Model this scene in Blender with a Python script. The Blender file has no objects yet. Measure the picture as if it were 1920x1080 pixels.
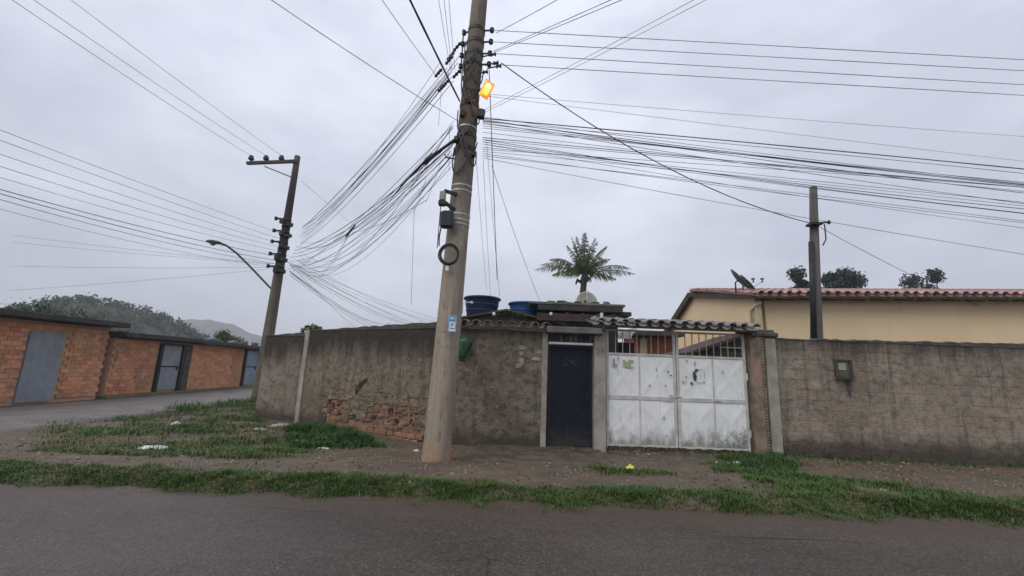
import bpy, math, random
import numpy as np
from mathutils import Matrix, Vector, Euler
rnd = random.Random(7)
R = math.radians
C = bpy.context.scene.collection
S = bpy.context.scene

# ------------------------------------------------------------------ camera
cam_d = bpy.data.cameras.new('camera')
cam = bpy.data.objects.new('camera', cam_d); C.objects.link(cam)
cam_d.sensor_width = 36.0; cam_d.lens = 15.0
cam_d.clip_start = 0.05; cam_d.clip_end = 6000
PITCH, ROLL, EYE = R(10.6), R(2.2), 1.5
cam.matrix_world = Matrix.Translation((0, 0, EYE)) @ Matrix.Rotation(R(90)+PITCH, 4, 'X') @ Matrix.Rotation(ROLL, 4, 'Z')
S.camera = cam

# ------------------------------------------------------------------ overcast sky
SUN_EL, SUN_AZ = R(46), R(-46)
W = bpy.data.worlds.new('World'); S.world = W; W.use_nodes = True
nt = W.node_tree; nt.nodes.clear()
def wn(t, **kw):
    n = nt.nodes.new(t)
    for k, v in kw.items(): setattr(n, k, v)
    return n
out = wn('ShaderNodeOutputWorld')
sky = wn('ShaderNodeTexSky', sky_type='NISHITA', sun_disc=False, sun_elevation=SUN_EL, sun_rotation=R(180)+SUN_AZ)
bg1 = wn('ShaderNodeBackground'); bg1.inputs['Strength'].default_value = 0.05
nt.links.new(sky.outputs[0], bg1.inputs['Color'])
tc = wn('ShaderNodeTexCoord'); mp = wn('ShaderNodeMapping'); mp.inputs['Scale'].default_value = (1.0, 1.0, 2.2)
nz = wn('ShaderNodeTexNoise'); nz.inputs['Scale'].default_value = 2.3; nz.inputs['Detail'].default_value = 6; nz.inputs['Roughness'].default_value = 0.5
nt.links.new(tc.outputs['Generated'], mp.inputs[0]); nt.links.new(mp.outputs[0], nz.inputs['Vector'])
rp = wn('ShaderNodeValToRGB')
rp.color_ramp.elements[0].position = 0.36; rp.color_ramp.elements[0].color = (0.575, 0.615, 0.725, 1)
rp.color_ramp.elements[1].position = 0.62; rp.color_ramp.elements[1].color = (0.79, 0.825, 0.945, 1)
nt.links.new(nz.outputs['Fac'], rp.inputs[0])
sx = wn('ShaderNodeSeparateXYZ'); nt.links.new(tc.outputs['Generated'], sx.inputs[0])
mr = wn('ShaderNodeMapRange'); mr.inputs['From Min'].default_value = -0.05; mr.inputs['From Max'].default_value = 1.0
mr.inputs['To Min'].default_value = 0.92; mr.inputs['To Max'].default_value = 1.45
nt.links.new(sx.outputs['Z'], mr.inputs['Value'])
bg2 = wn('ShaderNodeBackground'); nt.links.new(rp.outputs[0], bg2.inputs['Color']); nt.links.new(mr.outputs[0], bg2.inputs['Strength'])
ms = wn('ShaderNodeMixShader'); ms.inputs[0].default_value = 0.93
nt.links.new(bg1.outputs[0], ms.inputs[1]); nt.links.new(bg2.outputs[0], ms.inputs[2]); nt.links.new(ms.outputs[0], out.inputs['Surface'])

sun_d = bpy.data.lights.new('sun', 'SUN'); sun_d.energy = 1.4; sun_d.angle = R(40); sun_d.color = (1.0, 0.91, 0.79)
sun = bpy.data.objects.new('sun', sun_d); C.objects.link(sun)
sun.rotation_euler = (R(90)-SUN_EL, 0, SUN_AZ)
sun.location = (0, 0, 30)
S.view_settings.view_transform = 'Standard'; S.view_settings.look = 'None'
S.view_settings.exposure = 0; S.view_settings.gamma = 1; S.view_settings.use_curve_mapping = False

# ------------------------------------------------------------------ helpers: survey of the photograph
CM = np.array(cam.matrix_world)[:3, :3]
def ray(px, py):
    return CM @ np.array([(px-960)/800.0, -(py-540)/800.0, -1.0])
def at(px, py, Y):
    d = ray(px, py); return Vector(d*(Y/d[1])) + Vector((0, 0, EYE))
def gp(px, py, z=0.0):
    d = ray(px, py); return Vector(d*((z-EYE)/d[2])) + Vector((0, 0, EYE))

# ------------------------------------------------------------------ helpers: objects
MW = {}
def mw(o): return MW.get(o.name, Matrix.Identity(4))
def tag(o, label=None, cat=None, group=None, kind=None):
    if label: o['label'] = label
    if cat: o['category'] = cat
    if group: o['group'] = group
    if kind: o['kind'] = kind
    return o
def thing(name, label, cat, loc=(0, 0, 0), rotz=0.0, group=None, rot=None):
    o = bpy.data.objects.new(name, None); C.objects.link(o)
    o.empty_display_size = 0.2
    M = Matrix.Translation(Vector(loc)) @ (rot.to_matrix().to_4x4() if rot else Matrix.Rotation(rotz, 4, 'Z'))
    o.matrix_basis = M; MW[o.name] = M
    return tag(o, label, cat, group)
def put(me, name, parent, M):
    o = bpy.data.objects.new(name, me); C.objects.link(o)
    if parent is not None:
        o.parent = parent; o.matrix_basis = mw(parent).inverted() @ M
    else: o.matrix_basis = M
    MW[o.name] = M
    return o

class MB:
    def __init__(s): s.v = []; s.f = []
    def add(s, vs, fs):
        k = len(s.v); s.v += [tuple(v) for v in vs]; s.f += [tuple(i+k for i in f) for f in fs]; return s
    def box(s, c, d, rot=None, bev=0.0):
        x, y, z = d[0]/2, d[1]/2, d[2]/2
        if bev <= 0:
            P = [Vector((a*x, b*y, e*z)) for a in (-1, 1) for b in (-1, 1) for e in (-1, 1)]
            F = [(0,1,3,2), (4,6,7,5), (0,4,5,1), (2,3,7,6), (0,2,6,4), (1,5,7,3)]
        else:
            b_ = min(bev, x*.49, y*.49, z*.49)
            bm = []
            P = []; F = []
            def ring(zz, sx_, sy_):
                c_ = min(b_, sx_, sy_)
                return [(-sx_+c_, -sy_, zz), (sx_-c_, -sy_, zz), (sx_, -sy_+c_, zz), (sx_, sy_-c_, zz), (sx_-c_, sy_, zz), (-sx_+c_, sy_, zz), (-sx_, sy_-c_, zz), (-sx_, -sy_+c_, zz)]
            for zz, sh in ((-z, b_), (-z+b_, 0), (z-b_, 0), (z, b_)):
                P += [Vector(p) for p in ring(zz, x-sh, y-sh)]
            for k in range(3):
                for i in range(8):
                    j = (i+1) % 8
                    F.append((k*8+i, k*8+j, k*8+8+j, k*8+8+i))
            F.append(tuple(range(7, -1, -1))); F.append(tuple(range(24, 32)))
        if rot is not None:
            Q = rot if isinstance(rot, Matrix) else rot.to_matrix()
            P = [Q @ p for p in P]
        c = Vector(c)
        return s.add([p+c for p in P], F)
    def bar(s, p0, p1, w, h=None, up=(0, 0, 1)):
        p0 = Vector(p0); p1 = Vector(p1); h = h or w
        d = (p1-p0); L = d.length; d.normalize()
        u = Vector(up)
        if abs(d.dot(u)) > .98: u = Vector((0, 1, 0))
        a = d.cross(u).normalized(); b = a.cross(d).normalized()
        Q = Matrix((a, d, b)).transposed()
        return s.box((p0+p1)/2, (w, L, h), Q)
    def tube(s, pts, r, n=6, caps=True):
        pts = [Vector(p) for p in pts]; m = len(pts)
        rs = r if isinstance(r, (list, tuple)) else [r]*m
        vs = []; ref = None
        for i, p in enumerate(pts):
            d = (pts[min(i+1, m-1)]-pts[max(i-1, 0)]).normalized()
            if ref is None:
                ref = Vector((0, 0, 1)) if abs(d.z) < .9 else Vector((1, 0, 0))
            a = d.cross(ref).normalized(); b = a.cross(d).normalized(); ref = b
            for k in range(n):
                t = 2*math.pi*k/n
                vs.append(p + (a*math.cos(t)+b*math.sin(t))*rs[i])
        fs = [(i*n+k, i*n+(k+1) % n, (i+1)*n+(k+1) % n, (i+1)*n+k) for i in range(m-1) for k in range(n)]
        if caps: fs += [tuple(range(n-1, -1, -1)), tuple(range((m-1)*n, m*n))]
        return s.add(vs, fs)
    def lathe(s, prof, n=24, c=(0, 0, 0), Q=None):
        vs = []; m = len(prof); c = Vector(c)
        for r, z in prof:
            for k in range(n):
                t = 2*math.pi*k/n
                p = Vector((r*math.cos(t), r*math.sin(t), z))
                vs.append(c + (Q @ p if Q is not None else p))
        fs = [(i*n+k, i*n+(k+1) % n, (i+1)*n+(k+1) % n, (i+1)*n+k) for i in range(m-1) for k in range(n)]
        fs += [tuple(range(n-1, -1, -1)), tuple(range((m-1)*n, m*n))]
        return s.add(vs, fs)
    def prism(s, poly, y0, y1):
        n = len(poly)                       # poly in x,z ; extruded along y
        vs = [(x, y0, z) for x, z in poly] + [(x, y1, z) for x, z in poly]
        fs = [tuple(range(n)), tuple(range(2*n-1, n-1, -1))] + [(i, i+n, (i+1) % n+n, (i+1) % n) for i in range(n)]
        return s.add(vs, fs)
    def slab(s, poly, z0, z1):
        n = len(poly)
        vs = [(x, y, z0) for x, y in poly] + [(x, y, z1) for x, y in poly]
        fs = [tuple(range(n-1, -1, -1)), tuple(range(n, 2*n))] + [(i, (i+1) % n, (i+1) % n+n, i+n) for i in range(n)]
        return s.add(vs, fs)
    def mesh(s, name, m, smooth=False, c=(0, 0, 0)):
        me = bpy.data.meshes.new(name)
        c = Vector(c)
        me.from_pydata([tuple(Vector(v)-c) for v in s.v], [], s.f)
        if m: me.materials.append(m)
        if smooth: me.polygons.foreach_set('use_smooth', [True]*len(me.polygons))
        me.update(); return me
    def build(s, name, m, parent=None, smooth=False, local=False):
        """vertices in world space (or in the parent's space when local); origin set to the middle of the mesh's foot"""
        a = np.array(s.v); lo = a.min(0); hi = a.max(0)
        c = Vector(((lo[0]+hi[0])/2, (lo[1]+hi[1])/2, lo[2]))
        me = s.mesh(name, m, smooth, c)
        M = Matrix.Translation(c)
        if local and parent is not None: M = mw(parent) @ M
        return put(me, name, parent, M)

def np_mesh(name, verts, faces, mat, parent=None, smooth=False):
    me = bpy.data.meshes.new(name)
    verts = np.asarray(verts, dtype=np.float32); faces = np.asarray(faces, dtype=np.int32)
    n, k = faces.shape
    me.vertices.add(len(verts)); me.vertices.foreach_set('co', verts.ravel())
    me.loops.add(n*k); me.loops.foreach_set('vertex_index', faces.ravel())
    me.polygons.add(n); me.polygons.foreach_set('loop_start', np.arange(0, n*k, k, dtype=np.int32))
    if smooth: me.polygons.foreach_set('use_smooth', np.ones(n, dtype=bool))
    me.update(calc_edges=True); me.validate()
    me.materials.append(mat)
    o = bpy.data.objects.new(name, me); C.objects.link(o)
    if parent is not None:
        o.parent = parent; o.matrix_basis = mw(parent).inverted()
    return o

def vnoise(x, y, seed=0):
    """smooth value noise on arrays, 0..1"""
    x = np.asarray(x, float); y = np.asarray(y, float)
    xi = np.floor(x).astype(np.int64); yi = np.floor(y).astype(np.int64)
    fx = x-xi; fy = y-yi; fx = fx*fx*(3-2*fx); fy = fy*fy*(3-2*fy)
    def h(a, b):
        n = (a*374761393 + b*668265263 + seed*1442695041) & 0x7fffffff
        n = ((n ^ (n >> 13))*1274126177) & 0x7fffffff
        return ((n ^ (n >> 16)) & 0xffff)/65535.0
    return (h(xi, yi)*(1-fx)+h(xi+1, yi)*fx)*(1-fy)+(h(xi, yi+1)*(1-fx)+h(xi+1, yi+1)*fx)*fy
def fbm(x, y, seed=0, o=4):
    s = 0; a = .5; t = 0
    for k in range(o):
        s = s+a*vnoise(np.asarray(x)*2**k, np.asarray(y)*2**k, seed+k); t += a; a *= .5
    return s/t

# ------------------------------------------------------------------ materials
class NB:
    """small node builder"""
    def __init__(s, name):
        s.m = bpy.data.materials.new(name); s.m.use_nodes = True
        s.t = s.m.node_tree; s.b = s.t.nodes['Principled BSDF']
        s.geo = s.n('ShaderNodeNewGeometry'); s.pos = s.geo.outputs['Position']
    def n(s, t, **kw):
        x = s.t.nodes.new(t)
        for k, v in kw.items(): setattr(x, k, v)
        return x
    def l(s, a, b): s.t.links.new(a, b)
    def setin(s, sock, v):
        if hasattr(v, 'is_linked') or isinstance(v, bpy.types.NodeSocket): s.l(v, sock)
        else: sock.default_value = v
    def map(s, scale, vec=None):
        x = s.n('ShaderNodeMapping'); x.inputs['Scale'].default_value = scale if isinstance(scale, tuple) else (scale,)*3
        s.l(vec or s.pos, x.inputs[0]); return x.outputs[0]
    def noise(s, scale, detail=5, rough=.6, vec=None, dist=0.0):
        x = s.n('ShaderNodeTexNoise'); x.inputs['Scale'].default_value = 1.0
        x.inputs['Detail'].default_value = detail; x.inputs['Roughness'].default_value = rough; x.inputs['Distortion'].default_value = dist
        s.l(s.map(scale, vec), x.inputs['Vector']); return x.outputs['Fac']
    def voro(s, scale, vec=None, feature='F1', out='Distance'):
        x = s.n('ShaderNodeTexVoronoi', feature=feature); x.inputs['Scale'].default_value = 1.0
        s.l(s.map(scale, vec), x.inputs['Vector']); return x.outputs[out]
    def rng(s, v, a, b, c=0.0, d=1.0, smooth=True):
        x = s.n('ShaderNodeMapRange'); x.interpolation_type = 'SMOOTHSTEP' if smooth else 'LINEAR'
        s.l(v, x.inputs['Value'])
        for k, q in (('From Min', a), ('From Max', b), ('To Min', c), ('To Max', d)): x.inputs[k].default_value = q
        return x.outputs[0]
    def math(s, op, a, b=0.0, c=0.0):
        x = s.n('ShaderNodeMath', operation=op); s.setin(x.inputs[0], a); s.setin(x.inputs[1], b)
        if op == 'MULTIPLY_ADD': s.setin(x.inputs[2], c)
        return x.outputs[0]
    def mix(s, f, a, b, mode='MIX'):
        x = s.n('ShaderNodeMix', data_type='RGBA', blend_type=mode); s.setin(x.inputs[0], f)
        for sock, v in ((x.inputs[6], a), (x.inputs[7], b)):
            if isinstance(v, tuple): sock.default_value = v+(1,) if len(v) == 3 else v
            else: s.l(v, sock)
        return x.outputs[2]
    def axis(s, k, vec=None):
        x = s.n('ShaderNodeSeparateXYZ'); s.l(vec or s.pos, x.inputs[0]); return x.outputs['XYZ'.index(k)]
    def rand(s): return s.n('ShaderNodeObjectInfo').outputs['Random']
    def island(s): return s.geo.outputs['Random Per Island']
    def col(s, v): s.setin(s.b.inputs['Base Color'], v+(1,) if isinstance(v, tuple) and len(v) == 3 else v)
    def set(s, **kw):
        for k, v in kw.items(): s.setin(s.b.inputs[{'rough': 'Roughness', 'metal': 'Metallic', 'spec': 'Specular IOR Level', 'trans': 'Transmission Weight', 'ec': 'Emission Color', 'es': 'Emission Strength', 'sheen': 'Sheen Weight', 'coat': 'Coat Weight'}[k]], v)
        return s
    def bump(s, h, strength=.5, dist=.02):
        x = s.n('ShaderNodeBump'); x.inputs['Strength'].default_value = strength; x.inputs['Distance'].default_value = dist
        s.l(h, x.inputs['Height']); s.l(x.outputs[0], s.b.inputs['Normal'])

def simple(name, c1, c2, scale=6, rough=.7, bump=.3, bs=40, bd=.01, metal=0.0, spec=.4, rv=.0):
    b = NB(name)
    c = b.mix(b.rng(b.noise(scale, 5), .35, .65), c1, c2)
    if rv: c = b.mix(1.0, c, b.mix(b.rand(), (1-rv,)*3, (1+rv,)*3), 'MULTIPLY')
    b.col(c); b.set(rough=rough, metal=metal, spec=spec)
    if bump: b.bump(b.noise(bs, 4), bump, bd)
    return b.m

def wall_mat(name, base1, base2, top, ztop, zbot, warm=(.22, .165, .11), smear=0.55, mottle=.6, rv=.04, run=.62):
    b = NB(name)
    c = b.mix(b.rng(b.noise(1.3, 6, .65), .32, .68), base1, base2)
    c = b.mix(b.math('MULTIPLY', b.rng(b.noise((2.2, 2.2, 3.5), 6, .7), .48, .7), smear), c, warm)
    c = b.mix(b.math('MULTIPLY', b.rng(b.noise((6, 6, 8), 4, .75), .47, .62), mottle), c, (.072, .06, .046))
    c = b.mix(b.math('MULTIPLY', b.rng(b.noise((7, 7, .5), 5, .7), .53, .66), .5), c, (.075, .062, .05))
    c = b.mix(b.math('MULTIPLY', b.rng(b.noise(26, 3, .7), .52, .7), .5), c, (.075, .067, .056))
    c = b.mix(b.math('MULTIPLY', b.rng(b.noise(13, 3, .7), .55, .72), .4), c, (.40, .36, .30))
    c = b.mix(1.0, c, b.mix(b.rand(), (1-rv,)*3, (1+rv,)*3), 'MULTIPLY')
    z = b.axis('Z')
    st = b.noise((5.0, 5.0, .45), 5, .7); st2 = b.noise((.8, .8, .3), 4, .6)
    zz = b.math('ADD', z, b.math('ADD', b.math('MULTIPLY', b.math('SUBTRACT', st, .5), 1.1), b.math('MULTIPLY', b.math('SUBTRACT', st2, .5), .6)))
    f = b.rng(zz, ztop-run-.22, ztop-run+.42)
    c = b.mix(b.math('MULTIPLY', f, .93), c, top)
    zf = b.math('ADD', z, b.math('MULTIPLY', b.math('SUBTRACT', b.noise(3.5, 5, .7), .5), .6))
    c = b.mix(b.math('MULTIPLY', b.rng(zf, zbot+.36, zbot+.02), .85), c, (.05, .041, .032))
    c = b.mix(b.math('MULTIPLY', b.rng(b.noise(1.9, 5, .7), .6, .75), .35), c, (.10, .115, .06))
    b.col(c); b.set(rough=.92, spec=.25)
    b.bump(b.math('ADD', b.noise(30, 5, .7), b.math('MULTIPLY', b.noise(8, 4), 1.6)), .95, .02)
    return b.m

M = {}
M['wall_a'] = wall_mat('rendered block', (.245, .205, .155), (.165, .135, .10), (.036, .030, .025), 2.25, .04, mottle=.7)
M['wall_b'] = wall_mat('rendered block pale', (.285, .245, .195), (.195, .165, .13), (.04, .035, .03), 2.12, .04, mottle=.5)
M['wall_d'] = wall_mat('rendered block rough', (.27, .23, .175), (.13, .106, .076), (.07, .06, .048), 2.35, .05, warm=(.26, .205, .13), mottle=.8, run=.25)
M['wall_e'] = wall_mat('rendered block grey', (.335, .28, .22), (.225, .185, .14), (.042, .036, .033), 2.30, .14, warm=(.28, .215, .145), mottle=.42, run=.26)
M['pier'] = simple('pale pier', (.36, .34, .29), (.24, .22, .185), 3, .9, .5, 30)
M['pier_old'] = simple('old painted pier', (.26, .205, .14), (.15, .11, .08), 5, .9, .7, 24)
M['coping'] = simple('mouldy coping', (.05, .045, .042), (.09, .085, .075), 5, .95, .7, 25, .02)
b = NB('clay brick'); c = b.mix(b.rng(b.noise(9, 4), .3, .7), (.34, .15, .09), (.44, .25, .15))
c = b.mix(1.0, c, b.mix(b.rand(), (.6, .6, .62), (1.15, 1.12, 1.1)), 'MULTIPLY')
c = b.mix(b.math('MULTIPLY', b.rng(b.noise(5, 5, .7), .38, .58), .85), c, (.20, .135, .09)); c = b.mix(b.math('MULTIPLY', b.rng(b.noise(9, 5, .75), .55, .68), .7), c, (.07, .045, .03)); b.col(c); b.set(rough=.9, spec=.2)
b.bump(b.noise(28, 4), .9, .02); M['brick'] = b.m
b = NB('orange brick'); c = b.mix(b.rng(b.noise(1.2, 5), .3, .7), (.62, .275, .15), (.56, .31, .18))
c = b.mix(1.0, c, b.mix(b.rand(), (.72, .70, .68), (1.15, 1.12, 1.1)), 'MULTIPLY'); c = b.mix(b.math('MULTIPLY', b.rng(b.noise((1.6, 1.6, .9), 5, .7), .5, .68), .5), c, (.16, .10, .07)); c = b.mix(b.math('MULTIPLY', b.rng(b.noise(2.4, 5, .7), .55, .68), .5), c, (.42, .31, .22)); b.col(c); b.set(rough=.9, spec=.2); b.bump(b.noise(30, 4), .6, .015); M['brick_o'] = b.m
M['mortar'] = simple('brick mortar', (.24, .16, .105), (.17, .115, .078), 4, .95, .8, 24)
M['mortar_o'] = simple('orange mortar', (.50, .32, .20), (.42, .26, .16), 4, .95, .4, 30)
M['hole'] = simple('brick hollow shade', (.03, .016, .011), (.05, .025, .016), 5, .95, 0)  # near-black colour paints the shade inside the brick holes

# concrete pole: formwork bands, grime, rust-coloured foot
def pole_mat(name, c1, c2, dark, zdark, foot=None):
    b = NB(name); z = b.axis('Z')
    c = b.mix(b.rng(b.noise((7, 7, .7), 6, .65), .3, .7), c1, c2)
    c = b.mix(b.math('MULTIPLY', b.rng(b.noise((14, 14, 3), 5, .75), .53, .68), .5), c, dark)
    c = b.mix(b.math('MULTIPLY', b.rng(b.noise((22, 22, 12), 4, .75), .58, .70), .7), c, dark)
    c = b.mix(b.math('MULTIPLY', b.rng(b.noise((6, 6, 2.2), 5, .7), .56, .70), .5), c, tuple(min(.5, v*1.35) for v in c1))
    zz = b.math('ADD', z, b.math('MULTIPLY', b.math('SUBTRACT', b.noise((2, 2, .9), 5, .7), .5), 3.2))
    c = b.mix(b.math('MULTIPLY', b.math('MULTIPLY', b.rng(zz, zdark-.9, zdark+1.0), b.rng(zz, zdark+4.6, zdark+2.2, .35, 1)), .86), c, dark)
    if foot:
        zf = b.math('ADD', z, b.math('MULTIPLY', b.math('SUBTRACT', b.noise((5, 5, 3), 5, .7), .5), .5))
        c = b.mix(b.math('MULTIPLY', b.rng(zf, .42, .1), b.rng(b.noise((4, 4, 3), 4, .7), .35, .6, .15, .85)), c, foot)
    b.col(c); b.set(rough=.88, spec=.25); b.bump(b.noise((30, 30, 9), 5, .7), .5, .01)
    return b.m
M['pole'] = pole_mat('pole concrete', (.335, .285, .225), (.21, .172, .135), (.066, .054, .046), 4.5, (.36, .19, .085))
M['pole_l'] = pole_mat('grey pole concrete', (.15, .135, .11), (.09, .08, .066), (.035, .032, .03), 5.2)
M['pole_r'] = pole_mat('weathered pole', (.15, .145, .13), (.075, .07, .065), (.05, .06, .04), 6.5)
M['iron'] = simple('dark iron', (.022, .022, .025), (.04, .038, .036), 8, .55, .2, 60, .004, .4)
M['galv'] = simple('galvanised strap', (.42, .42, .42), (.28, .28, .28), 12, .5, .1, 50, .003, .5)
M['insul'] = simple('dark porcelain', (.035, .024, .02), (.05, .035, .03), 8, .25, 0)
M['cable'] = simple('black cable', (.03, .03, .033), (.055, .055, .06), 3, .55, 0)
M['wire'] = simple('weathered wire', (.085, .085, .09), (.13, .13, .135), 3, .6, 0)
M['box_blk'] = simple('black plastic box', (.014, .017, .026), (.02, .024, .035), 6, .45, .05)
M['box_grey'] = simple('grey green meter', (.33, .36, .27), (.25, .28, .2), 6, .5, .05)
M['green_pl'] = simple('dark green plastic', (.012, .05, .022), (.022, .085, .04), 5, .38, .2, 20)
M['tank_n'] = simple('navy plastic', (.010, .022, .065), (.016, .032, .085), 4, .42, .05)
M['tank_b'] = simple('blue plastic', (.012, .065, .17), (.02, .09, .22), 4, .42, .05)
M['white'] = simple('white print', (.75, .77, .8), (.65, .68, .7), 8, .6, 0)
M['blue_plate'] = simple('light blue plate', (.17, .36, .55), (.22, .42, .6), 8, .4, 0)
M['blue_ink'] = simple('blue ink', (.04, .10, .26), (.05, .12, .3), 8, .4, 0)
M['yellow'] = simple('yellow film', (.75, .66, .10), (.6, .52, .08), 12, .45, .2)
M['paper'] = simple('damp paper', (.66, .67, .64), (.5, .5, .47), 14, .7, .3, 30)
M['teal'] = simple('pale plastic', (.62, .70, .70), (.5, .58, .58), 9, .4, 0)
M['slab'] = simple('mossy concrete', (.075, .072, .06), (.12, .115, .085), 3, .9, .6, 20)
M['slab_d'] = simple('black mould concrete', (.04, .038, .036), (.065, .06, .056), 4, .9, .6, 20)
M['lintel'] = simple('weathered lintel', (.17, .165, .145), (.11, .105, .095), 3, .9, .4, 30)
M['wood'] = simple('dark timber', (.045, .032, .024), (.075, .055, .04), 6, .8, .4, 30)
M['soffit'] = simple('weathered soffit', (.24, .18, .13), (.16, .12, .085), 5, .8, .3, 30)
M['tile_g'] = simple('grey weathered tile', (.30, .29, .28), (.19, .175, .16), 7, .85, .4, 30, .01, rv=.2)
M['tile_w'] = simple('wall porch tile', (.25, .21, .17), (.15, .115, .09), 7, .85, .4, 30, .01, rv=.2)
M['tile_p'] = simple('pink clay tile', (.47, .315, .285), (.33, .20, .18), 5, .8, .4, 30, .01, rv=.25)
M['tile_u'] = simple('dark old tile', (.09, .06, .045), (.055, .04, .03), 5, .9, .4, 30)
M['asbestos'] = simple('dark roof sheet', (.05, .045, .042), (.085, .075, .07), 3, .85, .4, 20)
b = NB('yellow render'); c = b.mix(b.rng(b.noise(.8, 5), .3, .7), (.82, .64, .40), (.76, .58, .36))
c = b.mix(b.math('MULTIPLY', b.rng(b.noise((3, 3, .5), 5, .7), .55, .75), .25), c, (.35, .27, .17)); b.col(c); b.set(rough=.85, spec=.25); b.bump(b.noise(30, 4), .2, .006)
M['yellow_w'] = b.m
M['cream'] = simple('cream trim', (.56, .47, .33), (.48, .40, .28), 5, .8, .2, 30)
M['red_w'] = simple('red painted brick', (.36, .115, .08), (.28, .10, .075), 4, .85, .4, 30)
M['porcelain_d'] = simple('white sheet', (.72, .74, .75), (.6, .62, .63), 5, .5, 0)
M['shade_in'] = simple('interior shade', (.015, .014, .014), (.025, .022, .02), 5, .9, 0)
M['glass_d'] = simple('frosted door sheet', (.24, .265, .29), (.19, .21, .235), 3, .4, 0)
M['glass_b'] = simple('blue grey door sheet', (.19, .25, .31), (.14, .20, .25), 3, .4, 0)
M['dish'] = simple('pale mesh dish', (.42, .42, .34), (.34, .34, .28), 8, .6, .1)
M['dish_d'] = simple('grey dish', (.10, .11, .125), (.14, .15, .165), 8, .5, .1)

# navy steel door and white gate
b = NB('navy paint'); c = b.mix(b.rng(b.noise(2.2, 5, .65), .35, .65), (.006, .008, .017), (.010, .013, .026))
c = b.mix(b.math('MULTIPLY', b.rng(b.noise((18, 18, 2), 5, .7), .6, .75), .35), c, (.05, .052, .062)); c = b.mix(b.math('MULTIPLY', b.rng(b.math('ADD', b.axis('Z'), b.noise(6, 5, .7)), .95, .55), .6), c, (.06, .05, .04)); b.col(c); b.set(rough=.6, spec=.2); b.bump(b.noise(12, 3), .15, .006)
M['navy'] = b.m
b = NB('white gate paint'); z = b.axis('Z')
c = b.mix(b.rng(b.noise(1.6, 6, .65), .3, .7), (.83, .85, .845), (.70, .715, .70))
c = b.mix(b.math('MULTIPLY', b.rng(b.noise((9, 9, .8), 5, .7), .55, .75), .35), c, (.36, .38, .36))
zz = b.math('ADD', z, b.math('MULTIPLY', b.math('SUBTRACT', b.noise((5, 5, 2.5), 6, .75), .5), 1.1))
c = b.mix(b.math('MULTIPLY', b.rng(zz, .5, .05), .85), c, (.17, .17, .115))
c = b.mix(b.math('MULTIPLY', b.rng(b.noise(9, 6, .75), .60, .70), b.rng(z, 1.0, .1)), c, (.12, .085, .055))
c = b.mix(b.math('MULTIPLY', b.rng(b.noise((16, 16, .9), 5, .75), .60, .70), .5), c, (.30, .22, .15))
c = b.mix(b.math('MULTIPLY', b.rng(b.noise(7, 6, .8), .60, .68), .45), c, (.30, .31, .30))
gx = b.axis('X')
sp = b.math('MULTIPLY', b.rng(gx, 3.5, 4.6), b.rng(z, .75, .2))
c = b.mix(b.math('MULTIPLY', sp, b.rng(b.noise(11, 6, .8), .42, .6, 0, .75)), c, (.09, .095, .09))
b.col(c); b.set(rough=.5, spec=.35); b.bump(b.math('ADD', b.noise(3.2, 3), b.math('MULTIPLY', b.noise(45, 3), .15)), .35, .03)
M['gate'] = b.m
M['gate_fr'] = simple('white gate frame', (.55, .56, .53), (.42, .42, .37), 5, .55, .3, 30)
M['gate_bar'] = simple('old cream bar', (.42, .40, .33), (.26, .22, .16), 6, .6, .3, 30)
M['ink'] = simple('black spray paint', (.03, .032, .04), (.07, .075, .085), 18, .7, 0)
M['ink_g'] = simple('faded grey paint', (.28, .29, .29), (.36, .37, .37), 12, .7, 0)
M['ink_y'] = simple('faded green sticker', (.30, .36, .16), (.40, .43, .26), 16, .7, 0)
b = NB('sodium lens'); z = b.voro((14, 14, 14)); cr = b.mix(b.rng(z, .1, .6), (1, .50, .09), (.70, .22, .02))
b.col((.5, .25, .05)); b.l(cr, b.b.inputs['Emission Color']); b.set(es=.95, rough=.3); M['lamp'] = b.m
M['lamp_core'] = NB('lamp bulb').m; M['lamp_core'].node_tree.nodes['Principled BSDF'].inputs['Emission Color'].default_value = (1, .58, .14, 1)
M['lamp_core'].node_tree.nodes['Principled BSDF'].inputs['Emission Strength'].default_value = 1.15

# ground materials
b = NB('wet asphalt')
c = b.mix(b.rng(b.noise((.35, .7, 1), 6, .65), .32, .68), (.034, .025, .019), (.062, .047, .037))
ag = b.voro(80, out='Color'); agv = b.axis('X', ag)
c = b.mix(b.rng(agv, .6, 1.0, 0, .6), c, (.135, .112, .094))
c = b.mix(b.rng(agv, .22, 0, 0, .5), c, (.016, .012, .010))
c = b.mix(b.math('MULTIPLY', b.rng(b.noise((1.2, 2.6, 1), 6, .75), .55, .68), .45), c, (.10, .08, .064))
ck = b.voro((.55, .8, 1), vec=None, feature='DISTANCE_TO_EDGE')
c = b.mix(b.math('MULTIPLY', b.rng(ck, .012, .002), b.rng(b.noise(.5, 3), .5, .6)), c, (.012, .010, .009))
ey = b.axis('Y'); edge = b.rng(b.math('ADD', ey, b.math('MULTIPLY', b.math('SUBTRACT', b.noise((1.1, 3, 1), 6, .75), .5), 1.3)), 4.45, 5.15)
c = b.mix(b.math('MULTIPLY', edge, .8), c, (.07, .046, .03))
b.col(c)
wet = b.rng(b.noise((.3, .55, 1), 5, .6), .40, .62)
wx_ = b.rng(b.math('ADD', b.axis('X'), b.math('MULTIPLY', wet, 2.0)), -3.0, 3.5)
b.l(b.math('ADD', b.math('MULTIPLY', wx_, .30), b.math('MULTIPLY_ADD', wet, .12, .30)), b.b.inputs['Roughness']); b.set(spec=.36)
b.bump(b.math('ADD', b.math('MULTIPLY', b.voro(70), .9), b.noise(20, 4)), .38, .012)
M['asphalt'] = b.m
b = NB('dirt pavement')
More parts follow.
